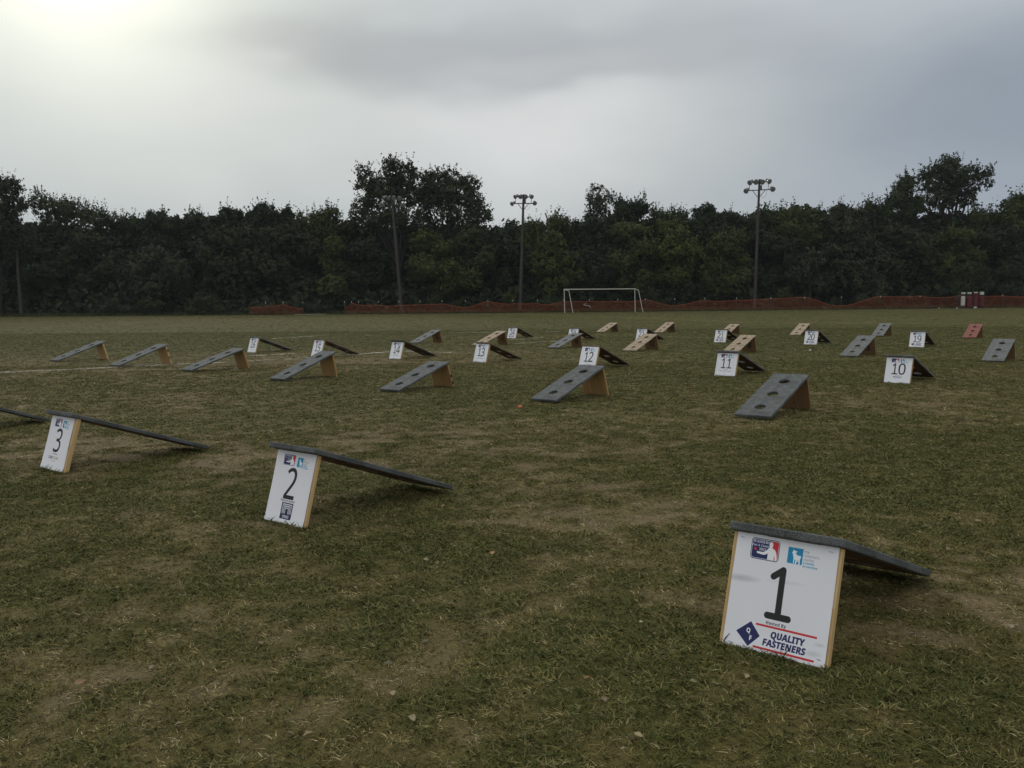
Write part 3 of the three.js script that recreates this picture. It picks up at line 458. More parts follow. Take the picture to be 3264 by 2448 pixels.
// ---------------------------------------------------------------- orange barrier fence
{
  const N = 64, d = new Uint8Array(N * N * 4);
  for (let y = 0; y < N; y++) for (let x = 0; x < N; x++) { const on = (x < 5 || y < 6) ? 255 : 0, o = (y * N + x) * 4; d[o] = d[o + 1] = d[o + 2] = on; d[o + 3] = 255; }
  const holes = new THREE.DataTexture(d, N, N); holes.wrapS = holes.wrapT = THREE.RepeatWrapping; holes.magFilter = THREE.LinearFilter; holes.needsUpdate = true;
  const net = mat([.38, .078, .026], .7, { alphaMap: holes, transparent: true, side: THREE.DoubleSide }), cord = mat([.34, .07, .024], .7), steel = mat([.035, .045, .035], .7), tip = mat([.45, .45, .43], .7);
  function fence(label, posts, r) {                   // posts: x, height at which the net hangs, sag of the net after it, has a pale tip
    const z0 = -97, x0 = posts[0][0], t = thing('barrier_fence', label, 'fence', [x0, height(x0, z0), z0], null), Y0 = t.position.y;
    posts.forEach(([x, h, sag, bare], i) => {
      const gx = x - x0, gy = height(x, z0) - Y0, lean = (r() - .5) * .06;
      const p = part(t, 'fence_post', bar([gx, gy - .1, .05], [gx + lean, gy + 1.28, .05], .022, .022, 6), steel);
      if (!bare) part(p, 'post_tip', bar([gx + lean, gy + 1.27, .05], [gx + lean * 1.1, gy + 1.45, .05], .034, .034, 6), tip);
      if (i === posts.length - 1 || sag < 0) return;
      const [x2, h2] = posts[i + 1], gx2 = x2 - x0, n = 14, pos = [], uv = [], idx = [], top = [];
      for (let k = 0; k <= n; k++) {
        const u = k / n, X = mix(gx, gx2, u), g = height(x0 + X, z0) - Y0, su = u * u * (3 - 2 * u), H = mix(h, h2, su) - sag * 4 * u * (1 - u), zz = Math.sin(u * 9 + i) * .03; top.push(new THREE.Vector3(X, g + H, zz));
        for (let j = 0; j <= 4; j++) { const v = j / 4; pos.push(X, g + mix(.16, H, v), zz + Math.sin(v * 5 + k) * .03 * (1 - v)); uv.push(X / .055, v * 1.1 / .055); if (k && j) { const a = k * 5 + j; idx.push(a - 6, a - 1, a - 5, a - 5, a - 1, a); } }
      }
      const q = new THREE.BufferGeometry(); q.setAttribute('position', new THREE.Float32BufferAttribute(pos, 3)); q.setAttribute('uv', new THREE.Float32BufferAttribute(uv, 2)); q.setIndex(idx); q.computeVertexNormals();
      const m = part(t, 'net_panel', q, net); part(m, 'top_cord', new THREE.TubeGeometry(new THREE.CatmullRomCurve3(top), 20, .022, 5), cord);
    });
  }
  fence('short piece of sagging orange mesh fence left of the gap', [[-28.9, .95, .12, 1], [-27.0, .95, .05], [-25.1, 1.12, .12], [-22.9, .72, 0]], rng(3));
  fence('long sagging orange mesh fence running behind the goal to the right edge', [[-18.38, .85, .2], [-17.56, 1.25, .02], [-16.78, 1.0, .02], [-14.6, 1.0, .12], [-12.35, .95, .02], [-10.03, 1.0, .02], [-7.61, 1.05, .05], [-5.08, .65, .05], [-2.6, 1.28, .1], [.14, 1.02, .03], [2.85, 1.0, .22], [5.71, 1.2, .03], [8.55, 1.18, .02], [11.66, 1.14, .1], [14.71, 1.3, .1], [17.94, .66, .04], [21.27, 1.15, .1], [24.75, 1.15, .04], [28.5, 1.28, .02], [32.2, 1.4, .12], [36.25, .42, .06], [40.58, 1.4, .06], [44.92, 1.4, .22], [49.2, 1.38, .06], [54.0, 1.3, .1], [59, 1.2, .1], [64, 1.2, .1]], rng(4));
}
// ---------------------------------------------------------------- rack of padded dummies
{
  const x0 = 48.23, z0 = -95, y0 = height(x0, z0), t = thing('dummy_rack', 'rack of four upright maroon and white padded dummies in dark frame', 'training rack', [x0, y0, z0]), k = .00405;
  const X = v => (v - 470) * k, Y = v => (700 - v) * k, frame = mat([.03, .026, .024], .8), maroon = mat([.095, .008, .012], .8, {}), white = mat([.46, .46, .42], .7), tan = mat([.10, .075, .055], .9);
  const box = (a, b, c, d, dep, z, rr = .03) => new RoundedBoxGeometry(X(c) - X(a), Y(b) - Y(d), dep, 3, rr).translate((X(a) + X(c)) / 2, (Y(b) + Y(d)) / 2, z);
  for (const a of [470, 1140]) part(t, 'upright', box(a - 11, 275, a + 11, 702, .1, -.1, .01), frame);
  part(t, 'bottom_rail', box(482, 672, 1128, 700, .3, -.1, .02), frame); part(t, 'top_rail', box(482, 330, 1128, 350, .08, -.16, .01), frame);
  for (const [a, c] of [[610, 665], [790, 840], [952, 1000], [1108, 1128]]) part(t, 'slat', box(a, 410, c, 668, .04, -.2, .01), tan);
  const pads = [[518, 375, 612, 635, white, 528, 274, 622, 322], [665, 395, 792, 672, maroon, 690, 272, 782, 322], [842, 298, 950, 642, maroon, 860, 266, 950, 297], [1000, 382, 1112, 668, maroon, 1020, 264, 1110, 345]];
  for (const [a, b, c, d, m, e, f, g, h] of pads) { const p = part(t, 'pad', box(a, b, c, d, .36, .05, .12), m); part(p, 'cap', box(e, f, g, h, .28, .02, .04), white); part(p, 'neck', box((a + c) / 2 - 22, h - 4, (a + c) / 2 + 22, b + 20, .12, -.05, .02), frame); }
  part(t, 'white_block', box(850, 650, 922, 697, .1, .16, .01), white);
}
// ---------------------------------------------------------------- litter and small finds
single('log', (() => { const g = limb([-.5, .1, 0], [.55, .16, .1], .1, .12, .15, rng(8), 8); g.translate(45.2, height(45.2, -95), -95); return g; })(), mat([.028, .022, .018], 1), 'dark log lying on the grass left of the rack of padded dummies', 'log');
single('plank', new THREE.BoxGeometry(3.4, .05, .3).rotateY(.06).translate(-22.2, height(-22, -97.5) + .05, -97.2), mat([.3, .28, .24], .9), 'pale plank lying flat in the gap of the orange fence', 'plank');
single('bent_pipe', (() => { const c = new THREE.CatmullRomCurve3([[0, .42, 0], [.45, .36, .02], [.62, .34, 0], [.64, .14, .02]].map(p => new THREE.Vector3(...p)), false, 'catmullrom', .1); const g = mergeGeometries([new THREE.TubeGeometry(c, 20, .035, 6), new THREE.TubeGeometry(new THREE.LineCurve3(new THREE.Vector3(-.1, .44, 0), new THREE.Vector3(.26, .62, .02)), 4, .03, 6)]); g.translate(8.0, height(8.3, -96.6) + .35, -96.8); return g; })(), mat([.36, .35, .31], .6), 'white bent pipe hooked on the orange fence behind the goal', 'pipe');
function scrap(name, label, cat, x, z, r, rgb, flat = .7) { const g = new THREE.IcosahedronGeometry(r, 1), p = g.attributes.position, q = new THREE.Vector3(); for (let i = 0; i < p.count; i++) { q.fromBufferAttribute(p, i); q.multiplyScalar(.8 + .35 * vnoise(q.x / r * 1.7 + 5, q.y / r * 1.7 + q.z / r, 7)); p.setXYZ(i, q.x, q.y * flat, q.z); } g.computeVertexNormals(); g.translate(x, ground_y(x, z) + r * flat * .8, z); return single(name, g, mat(rgb, .8), label, cat); }
single('orange_cap', new THREE.CylinderGeometry(.028, .03, .02, 16).translate(.10, ground_y(.1, -11.3) + .022, -11.3), mat([.75, .16, .05], .5), 'tiny orange cap in the grass left of the grey ramp in the middle', 'cap');
scrap('paper_scrap', 'small white crumpled scrap on the grass below sign 20', 'litter', 8.19, -24.08, .034, [.7, .7, .66]);
scrap('paper_scrap', 'white crumb of litter just left of the rack of padded dummies', 'litter', 47.85, -94.6, .08, [.7, .7, .66]);
scrap('paper_scrap', 'white scrap between the dark log and the rack of padded dummies', 'litter', 46.1, -95, .07, [.7, .7, .66]);
function leafGeo(seed, l) {
  const r = rng(seed), n = 7, pos = [], idx = [], cup = .2 + r() * .5, curl = (r() - .3) * .9;
  for (let i = 0; i < n; i++) { const t = i / (n - 1), w = Math.sin(Math.PI * Math.pow(t, .8)) * .33 * l * (.8 + r() * .4) + .0005; for (let j = -1; j <= 1; j++) pos.push(j * w, Math.abs(j) * w * cup + Math.sin(t * 3) * l * .1 * curl + .004 + r() * .003, (t - .5) * l); if (i) for (let j = 0; j < 2; j++) { const a = i * 3 + j; idx.push(a - 3, a, a - 2, a - 2, a, a + 1); } }
  const g = new THREE.BufferGeometry(); g.setAttribute('position', new THREE.Float32BufferAttribute(pos, 3)); g.setIndex(idx); g.computeVertexNormals(); return g;
}
[['bright tan dry leaf lying on bare ground in the middle foreground', -.11, -4.53, .062, [.42, .27, .12]], ['pale cream leaf scrap between the middle and sign 1', .51, -3.42, .024, [.6, .56, .4]], ['grey buff leaf lying low in the foreground left of sign 1', .29, -2.75, .045, [.22, .19, .14]], ['rusty orange leaf half buried in grass, foreground centre', .25, -2.92, .04, [.3, .15, .06]], ['pale folded leaf at the bottom of the picture, left of centre', -.32, -2.66, .05, [.36, .33, .22]], ['curled brown leaf in the bottom left foreground', -1.52, -2.97, .06, [.3, .2, .1]], ['light yellow leaf near the bottom edge, right of centre', .37, -2.52, .05, [.4, .38, .22]], ['buff leaf on the turf between signs 1 and 2', -.45, -5.6, .06, [.3, .25, .16]], ['buff leaf lying behind the ramp of sign 1', 2.75, -5.1, .06, [.34, .27, .17]], ['pale leaf in the grass right of sign 1', 1.95, -3.35, .05, [.36, .33, .26]]].forEach(([label, x, z, l, rgb], i) => {
  const m = single('fallen_leaf', leafGeo(60 + i, l * .66), mat([rgb[0] * .66, rgb[1] * .58, rgb[2] * .48], .85, { side: THREE.DoubleSide }), label, 'leaf', 'dry leaves scattered on the turf'); m.position.set(x, ground_y(x, z) + .012, z); m.rotation.set(.15, i * 1.7, .1);
});
{ // many smaller bits of leaf and twig
  const r = rng(404), geo = leafGeo(3, .03), list = []; for (let k = 0; k < 1500; k++) { const D = Math.sqrt(3 + r() * 170); list.push([(r() * 2 - 1) * .66 * D, -D]); }
  const m = new THREE.InstancedMesh(geo, new THREE.MeshPhysicalMaterial({ roughness: .9, specularIntensity: .3, side: THREE.DoubleSide }), list.length), M = new THREE.Matrix4(), Q = new THREE.Quaternion(), E = new THREE.Euler(), C = new THREE.Color();
  list.forEach(([x, z], i) => { E.set((r() - .5) * .8, r() * 6.28, (r() - .5) * .8); Q.setFromEuler(E); const s = .35 + r() * .8; M.compose(new THREE.Vector3(x, ground_y(x, z) + .008, z), Q, new THREE.Vector3(s * (.4 + r() * .7), s, s)); m.setMatrixAt(i, M); C.setRGB(...jit(r() < .4 ? [.22, .185, .12] : [.14, .105, .06], r, .35)); m.setColorAt(i, C); });
  m.name = 'leaf_litter'; m.userData.kind = 'stuff'; m.castShadow = m.receiveShadow = true; tag(m, 'small broken bits of dry leaf scattered through the grass', 'leaf litter'); scene.add(m);
}

// ---------------------------------------------------------------- washer boards
function woodTexture(seed, base, dark, knots) {
  const N = 512, cv = document.createElement('canvas'); cv.width = cv.height = N; const c = cv.getContext('2d'), r = rng(seed), im = c.createImageData(N, N);
  for (let y = 0; y < N; y++) for (let x = 0; x < N; x++) { const w = fbm(x * .012, y * .0025, seed, 4), g = fbm(x * .16 + w * 14, y * .004, seed + 5, 3), f = vnoise(x * .7, y * .03, seed + 9); const t = Math.min(1, Math.max(0, (g - .3) * 1.5)) * .6 + f * .25 + w * .2, o = (y * N + x) * 4; for (let k = 0; k < 3; k++) im.data[o + k] = mix(dark[k], base[k], t); im.data[o + 3] = 255; }
  c.putImageData(im, 0, 0);
  for (let k = 0; k < knots; k++) { const x = r() * N, y = r() * N; for (let q = 7; q > 0; q--) { c.strokeStyle = `rgba(${dark[0] * .6 | 0},${dark[1] * .55 | 0},${dark[2] * .5 | 0},.35)`; c.lineWidth = 3; c.beginPath(); c.ellipse(x, y, q * 2.2, q * 4, 0, 0, 6.2832); c.stroke(); } }
  const t = new THREE.CanvasTexture(cv); t.colorSpace = THREE.SRGBColorSpace; t.wrapS = t.wrapT = THREE.RepeatWrapping; return t;
}
const pine = new THREE.MeshStandardMaterial({ map: woodTexture(3, [214, 188, 136], [176, 140, 92], 3), roughness: .75 }), pineB = new THREE.MeshStandardMaterial({ map: woodTexture(8, [188, 154, 102], [142, 108, 62], 2), roughness: .75 }), pineShaded = new THREE.MeshStandardMaterial({ map: woodTexture(18, [146, 114, 74], [106, 78, 48], 2), roughness: .8 });  // the darkest pine has the shade under the ramps put into its colour
const plyTex = woodTexture(14, [112, 82, 58], [76, 54, 38], 2); plyTex.repeat.set(2.2, .8); const ply = new THREE.MeshStandardMaterial({ map: plyTex, roughness: .85 });
function carpetTexture(seed) {
  const N = 512, d = new Uint8Array(N * N * 4), r = rng(seed);
  for (let y = 0; y < N; y++) for (let x = 0; x < N; x++) { const big = fbm(x / N * 6, y / N * 6, seed, 3), f = r(), s = vnoise(x * .45, y * .45, seed + 3), v = Math.min(255, 255 * (.50 + .26 * (big - .5) + .30 * (s - .5) + .34 * (f - .5)) * 1.25), o = (y * N + x) * 4; d[o] = v; d[o + 1] = v; d[o + 2] = v; d[o + 3] = 255; }
  const t = new THREE.DataTexture(d, N, N); t.wrapS = t.wrapT = THREE.RepeatWrapping; t.magFilter = THREE.LinearFilter; t.repeat.set(2.2, 2.2); t.colorSpace = THREE.SRGBColorSpace; t.needsUpdate = true; return t;
}
const pile = carpetTexture(33), carpets = {};
function carpet(key) {
  const c = { grey: [.31, .335, .33], palegrey: [.40, .42, .40], dark: [.19, .20, .185], black: [.12, .12, .112], khaki: [.48, .40, .26], brown: [.25, .20, .135], tan: [.92, .72, .50], red: [.62, .24, .19] }[key];
  return carpets[key] ??= new THREE.MeshPhysicalMaterial({ map: pile, bumpMap: pile, bumpScale: .007, color: new THREE.Color().setRGB(...c), roughness: 1, sheen: .25, sheenRoughness: .8 });
}
const FONT = 'sans-serif', ink = 'rgb(34,36,36)';
// the printed sheets
function eventLogo(c, x, y, w, h, big) {             // rounded badge: navy left, red right, white thrower
  const rr = (x, y, w, h, q) => { c.beginPath(); c.moveTo(x + q, y); c.arcTo(x + w, y, x + w, y + h, q); c.arcTo(x + w, y + h, x, y + h, q); c.arcTo(x, y + h, x, y, q); c.arcTo(x, y, x + w, y, q); c.closePath(); };
  c.fillStyle = 'rgb(34,40,92)'; rr(x, y, w, h, h * .16); c.fill(); c.fillStyle = 'rgb(236,236,240)'; rr(x + w * .022, y + h * .035, w * .956, h * .93, h * .13); c.fill();
  c.save(); rr(x + w * .04, y + h * .06, w * .92, h * .88, h * .11); c.clip(); c.fillStyle = 'rgb(34,40,92)'; c.fillRect(x, y, w, h); c.fillStyle = 'rgb(206,44,48)'; c.beginPath(); c.moveTo(x + w * .70, y); c.lineTo(x + w, y); c.lineTo(x + w, y + h); c.lineTo(x + w * .86, y + h); c.closePath(); c.fill();
  c.fillStyle = 'rgb(244,244,246)'; c.beginPath(); c.ellipse(x + w * .70, y + h * .24, w * .065, h * .15, 0, 0, 6.2832); c.fill();
  c.beginPath(); c.moveTo(x + w * .65, y + h * .36); c.bezierCurveTo(x + w * .60, y + h * .44, x + w * .56, y + h * .56, x + w * .44, y + h * .63); c.lineTo(x + w * .26, y + h * .63); c.bezierCurveTo(x + w * .20, y + h * .62, x + w * .20, y + h * .72, x + w * .27, y + h * .73); c.lineTo(x + w * .46, y + h * .76); c.bezierCurveTo(x + w * .53, y + h * .74, x + w * .58, y + h * .70, x + w * .61, y + h * .66); c.lineTo(x + w * .61, y + h); c.lineTo(x + w * .84, y + h); c.lineTo(x + w * .84, y + h * .70); c.bezierCurveTo(x + w * .87, y + h * .80, x + w * .87, y + h * .92, x + w * .88, y + h); c.lineTo(x + w * .95, y + h); c.bezierCurveTo(x + w * .94, y + h * .74, x + w * .91, y + h * .54, x + w * .84, y + h * .45); c.bezierCurveTo(x + w * .79, y + h * .40, x + w * .76, y + h * .40, x + w * .75, y + h * .35); c.closePath(); c.fill();
  if (big) {
    c.fillStyle = 'rgb(232,232,240)'; c.textAlign = 'center'; c.font = `bold ${h * .17}px serif`; c.fillText('WASHERS', x + w * .35, y + h * .22); c.font = `italic bold ${h * .15}px serif`; c.fillText('For A Cause', x + w * .33, y + h * .39); c.font = `bold ${h * .17}px serif`; c.fillText('2015', x + w * .42, y + h * .57);
    c.fillStyle = 'rgb(206,60,60)'; c.beginPath(); c.ellipse(x + w * .16, y + h * .53, w * .055, h * .06, .5, 0, 6.2832); c.fill();
  }
  c.restore();
}
function shelterLogo(c, x, y, w, big) {              // blue square with a white lamb and child, words beside
  const h = w; c.fillStyle = 'rgb(28,140,186)'; c.fillRect(x, y, w, h); c.save(); c.fillStyle = 'rgb(240,246,250)';
  c.beginPath(); const P = [[.30, .26], [.36, .12], [.44, .18], [.66, .22], [.52, .28], [.56, .40], [.74, .46], [.86, .44], [.90, .56], [.84, .66], [.86, 1], [.78, 1], [.74, .74], [.66, .72], [.62, 1], [.55, 1], [.55, .74], [.48, .72], [.48, .98], [.42, .98], [.40, .60], [.34, .48], [.34, .38], [.26, .36]];
  P.forEach(([u, v], i) => i ? c.lineTo(x + w * u, y + h * v) : c.moveTo(x + w * u, y + h * v)); c.closePath(); c.fill();
  c.beginPath(); c.ellipse(x + w * .70, y + h * .80, w * .04, w * .05, 0, 0, 6.3); c.fill(); c.restore();
  c.textAlign = 'left'; const s = w * .24; c.fillStyle = big ? 'rgb(150,152,156)' : 'rgb(186,190,196)'; c.font = `${s}px ${FONT}`; ['the', 'children\u2019s', 'shelter'].forEach((t, i) => c.fillText(t, x + w * 1.06, y + s * (.95 + i * .98)));
  c.fillStyle = 'rgb(28,140,186)'; c.font = `bold ${s * .8}px ${FONT}`; ['a family', 'of services'].forEach((t, i) => c.fillText(t, x + w * 1.06, y + s * (3.75 + i * .85)));
}
function qfLogo(c, W, y, h, mono) {                  // diamond with Q F, the words between two lines
  const red = mono ? 'rgb(120,104,112)' : 'rgb(204,48,52)', navy = mono ? 'rgb(64,60,82)' : 'rgb(34,40,92)', x = W * .17, w = W * .18;
  c.fillStyle = navy; c.beginPath(); c.moveTo(x + w * .05 - W * .055, y + h * .5); c.lineTo(x + w * .5, y - h * .02); c.lineTo(x + w * .95 + W * .055 * .4, y + h * .5); c.lineTo(x + w * .5, y + h * 1.02); c.closePath(); c.fill();
  c.fillStyle = 'white'; c.font = `bold ${h * .27}px ${FONT}`; c.textAlign = 'center'; c.fillText('Q', x + w * .42, y + h * .46); c.fillText('F', x + w * .58, y + h * .76);
  c.fillStyle = red; c.fillRect(W * .31, y - h * .01, W * .59, h * .085); c.fillRect(W * .31, y + h * .93, W * .59, h * .085);
  c.fillStyle = navy; c.textAlign = 'center'; c.save(); c.translate(W * .62, 0); c.transform(1, 0, -.12, 1, .12 * (y + h * .6), 0); c.font = `bold ${h * .37}px ${FONT}`; c.strokeStyle = navy; c.lineWidth = h * .022; for (const [t, q, v] of [['QUALITY', 0, .475], ['FASTENERS', -W * .015, .83]]) { c.save(); c.scale(.98, 1); c.strokeText(t, q, y + h * v); c.fillText(t, q, y + h * v); c.restore(); } c.restore();
}
function number(c, id, cx, base, hgt, fat) {         // tall thin figures; the 1 has a flag and a foot
  const cell = hgt * (id.length > 1 ? .60 : .66), fs = hgt / .72, lw = hgt * .105 * fat, x0 = cx - cell * (id.length - 1) / 2;
  [...id].forEach((ch, i) => {
    const x = x0 + cell * i; c.fillStyle = c.strokeStyle = ink;
    if (ch === '1') { c.lineCap = c.lineJoin = 'round'; c.lineWidth = lw; c.beginPath(); c.moveTo(x - cell * .26, base - hgt * .80); c.lineTo(x + cell * .02, base - hgt + lw * .45); c.lineTo(x + cell * .02, base - lw * .5); c.moveTo(x - cell * .30, base - lw * .5); c.lineTo(x + cell * .34, base - lw * .5); c.stroke(); }
    else { c.save(); c.textAlign = 'center'; c.font = `${fs}px ${FONT}`; c.translate(x, base); c.scale(.92, 1); c.lineWidth = hgt * .012; c.strokeText(ch, 0, 0); c.fillText(ch, 0, 0); c.restore(); }
  });
}
function sheetTexture(id) {
  const one = id === '1', S = one ? 2 : 1, W = 320 * S, H = 345 * S, cv = document.createElement('canvas'); cv.width = W; cv.height = H; const c = cv.getContext('2d');
  c.fillStyle = 'rgb(233,233,238)'; c.fillRect(0, 0, W, H);
  const smudge = (x, y, a, b, v) => { for (let q = 5; q > 0; q--) { c.fillStyle = `rgba(120,118,116,${v})`; c.beginPath(); c.ellipse(x, y, a * q / 5, b * q / 5, -.05, 0, 6.2832); c.fill(); } };
  const big = id.length === 1;
  if (one) { smudge(W * .10, H * .395, W * .2, H * .035, .075); smudge(W * .88, H * .88, W * .1, H * .03, .045); smudge(W * .93, H * .80, W * .06, H * .018, .05); smudge(W * .55, H * .36, W * .2, H * .02, .02); }
  const L1 = one ? [.155, .03, .285, .18] : [.20, .05, .29, .15];
  eventLogo(c, W * L1[0], H * L1[1], W * L1[2], H * L1[3], big || one); shelterLogo(c, W * (one ? .525 : .555), H * (one ? .06 : .075), W * (one ? .145 : .14), big);
  // the number
  const fs = H * (one ? .60 : .575); c.save(); c.restore(); number(c, id, W * .5, H * (one ? .685 : .665), H * (one ? .445 : .43), one ? 1.2 : 1);
  c.textAlign = 'center';
  const small = (t, y, s, col = 'rgb(60,60,64)', f = FONT, st = 'bold') => { c.fillStyle = col; c.font = `${st} ${H * s}px ${f}`; c.fillText(t, W * .5, H * y); };
  if (one) { qfLogo(c, W, H * .742, H * .20, false); small('Hosted By', .733, .038, 'rgb(40,42,46)'); }
  else if (id === '2') {
    small('Platinum Sponsor', .702, .04); c.fillStyle = 'rgb(24,32,64)'; const x = W * .37, w = W * .29, y = H * .715, h = H * .225; c.fillRect(x, y, w, h); c.strokeStyle = 'rgb(228,230,238)'; c.lineWidth = W * .016;
    for (let k = 0; k < 3; k++) { const q = k * .115; c.beginPath(); c.moveTo(x + w * (.12 + q), y + h * .68); c.lineTo(x + w * (.12 + q), y + h * (.10 + q)); c.lineTo(x + w * (.88 - q), y + h * (.10 + q)); c.lineTo(x + w * (.88 - q), y + h * .68); c.stroke(); }
    c.fillStyle = 'rgb(236,238,244)'; c.font = `bold ${h * .23}px ${FONT}`; c.save(); c.translate(x + w / 2, y + h * .93); c.scale(.92, 1); c.fillText('STEVES', 0, 0); c.restore();
  } else if (id === '3' || id === '4') {
    small('Gold Sponsor', .715, .032);
    if (id === '3') { c.font = `bold ${H * .075}px ${FONT}`; c.textAlign = 'left'; c.fillStyle = 'rgb(40,44,92)'; c.fillText('CAM', W * .24, H * .80); c.font = `${H * .075}px ${FONT}`; c.fillText('S', W * .435, H * .80); c.fillStyle = 'rgb(222,170,60)'; c.font = `bold ${H * .075}px ${FONT}`; c.fillText('O', W * .48, H * .80); c.fillStyle = 'rgb(90,92,120)'; c.font = `${H * .075}px ${FONT}`; c.fillText('LAR', W * .545, H * .80); c.textAlign = 'center'; small('energy for life', .84, .028, 'rgb(150,150,156)', FONT, ''); }
  } else if (id === '10') { small('Silver Sponsor', .70, .028); small('Powers', .79, .09, 'rgb(40,52,104)'); small('electric company', .835, .03, 'rgb(150,150,156)', FONT, ''); }
  else if (['19', '20', '21', '22', '23', '24'].includes(id)) { small('Hosted By', .70, .026); qfLogo(c, W, H * .715, H * .19, true); }
  else { const t = { 11: 'The Reynolds Family', 12: 'Doug Underhill', 13: 'McAl Watt Wiring', 14: 'Spectrum Care', 15: 'Team Sponsor', 16: 'Sponsor' }[id]; small('Bronze Sponsor', .715, .028); small(t, .80, .060, 'rgb(112,112,118)', FONT, ''); }
  const r = rng(+id * 7); for (let k = 0; k < 60; k++) { c.fillStyle = `rgba(110,100,80,${r() * .12})`; c.beginPath(); c.arc(r() * W, H * (1 - r() * r() * .12), 1 + r() * 2.5, 0, 6.3); c.fill(); }
  const t = new THREE.CanvasTexture(cv); t.colorSpace = THREE.SRGBColorSpace; t.anisotropy = 8; return t;
}
function paintedNumber(txt) {
  const cv = document.createElement('canvas'); cv.width = cv.height = 128; const c = cv.getContext('2d'); c.fillStyle = 'black'; c.fillRect(0, 0, 128, 128); c.fillStyle = 'white'; c.font = `bold ${txt.length > 1 ? 96 : 112}px ${FONT}`; c.textAlign = 'center'; c.save(); c.translate(64, 102); c.scale(txt.length > 1 ? .86 : 1, 1); c.fillText(txt, 0, 0); c.restore();
  return mat([.012, .011, .011], .7, { alphaMap: new THREE.CanvasTexture(cv), transparent: true, side: THREE.DoubleSide });
}
const WB = .4417, HOLES = [.236, .617, .997];
function board(spec, label, o) {
  const [id, x, z, yaw, thd, L, du] = spec, th = R(thd), t = thing('washer_board', label, 'washer board', [x, height(x, z) + .016, z], o.group);
  t.rotation.y = -R(yaw);
  const thick = o.thin ? .024 : .032, r = rng(id.charCodeAt(0) * 31 + id.charCodeAt(1) * 7 + 3);
  const shape = (w, l, inset, hr, wob) => { const s = new THREE.Shape(), q = .012; s.moveTo(-w / 2 + q, inset); s.lineTo(w / 2 - q, inset); s.quadraticCurveTo(w / 2, inset, w / 2, inset + q); s.lineTo(w / 2, l - inset - q); s.quadraticCurveTo(w / 2, l - inset, w / 2 - q, l - inset); s.lineTo(-w / 2 + q, l - inset); s.quadraticCurveTo(-w / 2, l - inset, -w / 2, l - inset - q); s.lineTo(-w / 2, inset + q); s.quadraticCurveTo(-w / 2, inset, -w / 2 + q, inset);
    for (const h of HOLES) { const p = new THREE.Path(); for (let k = 0; k <= 26; k++) { const a = -k / 26 * 6.28319, rr = hr * (1 + (k % 26 ? (r() - .5) * wob : 0)); k ? p.lineTo(Math.cos(a) * rr, h + Math.sin(a) * rr) : p.moveTo(Math.cos(a) * rr, h + Math.sin(a) * rr); } s.holes.push(p); } return s; };
  const bv = o.thin ? .002 : .007, deckTilt = th - Math.PI / 2;
  const cg = new THREE.ExtrudeGeometry(shape(WB - bv * 2, L, bv, .064 + bv, o.thin ? .02 : .06), { depth: thick - bv * 2, bevelEnabled: true, bevelThickness: bv, bevelSize: bv, bevelSegments: 3, curveSegments: 6 });
  cg.translate(0, 0, bv + .003); const c = part(t, 'carpet_top', cg, carpet(o.carpet)); c.rotation.x = deckTilt;
  const dg = new THREE.ExtrudeGeometry(shape(WB - .05, L, .03, .069, .01), { depth: .012, bevelEnabled: false, curveSegments: 4 }); dg.translate(0, 0, .0005); const d = part(t, 'plywood_deck', dg, ply); d.rotation.x = deckTilt;
  // the panel that props up the high end
  const s0 = L - .014 + Math.min(0, Math.max(-.055, du * .7)), n0 = .002, To = [s0 * Math.cos(th) - n0 * Math.sin(th), s0 * Math.sin(th) + n0 * Math.cos(th)], Bo = [(L - .014) / Math.cos(th) + du, -.018], dx = Bo[0] - To[0], dy = Bo[1] - To[1], len = Math.hypot(dx, dy), beta = Math.atan2(dx, -dy), Tp = o.panelT ?? .036;
  const pg = new RoundedBoxGeometry(o.panelW ?? WB - .026, len, Tp, 2, .003); { const uv = pg.attributes.uv, pp = pg.attributes.position, nn = pg.attributes.normal; for (let i = 0; i < pp.count; i++) { const side = Math.abs(nn.getX(i)) > .6; uv.setXY(i, side ? pp.getZ(i) * 7 + .3 : pp.getX(i) * 2.2 + r() * 0 + .1 * (id.charCodeAt(1) || 1), pp.getY(i) * 1.6); } }
  const p = part(t, 'support_panel', pg, o.wood === 'c' ? pineShaded : o.wood === 'b' ? pineB : pine); p.rotation.x = beta;
  const inX = [-dy / len, dx / len];                  // outward is +u: turn the panel's own z axis inwards
  p.position.set(0, (To[1] + Bo[1]) / 2 - Math.sin(beta) * Tp / 2, -(To[0] + Bo[0]) / 2 + Math.cos(beta) * Tp / 2);
  if (o.sheet) {
    const W = o.sheetW ?? .408, H = len - .004 + (o.sheetDrop ?? 0), g = new THREE.PlaneGeometry(W, H, 10, 10), q = g.attributes.position;
    for (let i = 0; i < q.count; i++) { const u = q.getX(i) / W, v = q.getY(i) / H; q.setZ(i, .0016 * Math.sin(u * 9 + +id) * Math.sin(v * 7 + 1) + (v < -.4 ? (-.4 - v) * .05 : 0)); }
    g.computeVertexNormals();
    const m = part(p, 'number_sheet', g, new THREE.MeshStandardMaterial({ map: sheetTexture(id), roughness: .65, side: THREE.DoubleSide })); m.rotation.y = Math.PI; m.position.set(o.sheetX ?? .003, .002 - (o.sheetDrop ?? 0) / 2, -Tp / 2 - .004);
    if (id === '1') for (const [a, b] of [[-.17, .195], [.17, .195], [-.175, -.185], [.16, -.20]]) { const s = part(p, 'staple', new THREE.BoxGeometry(.014, .0016, .0016), lampMat); s.position.set(a, b, -Tp / 2 - .0075); s.rotation.z = .1; }
  }
  if (o.number) { const g = new THREE.PlaneGeometry(.27, .27), m = part(p, 'painted_number', g, paintedNumber(o.number)); m.position.set(o.numberX ?? .02, o.numberY ?? -.02, Tp / 2 + .002); m.castShadow = false; }
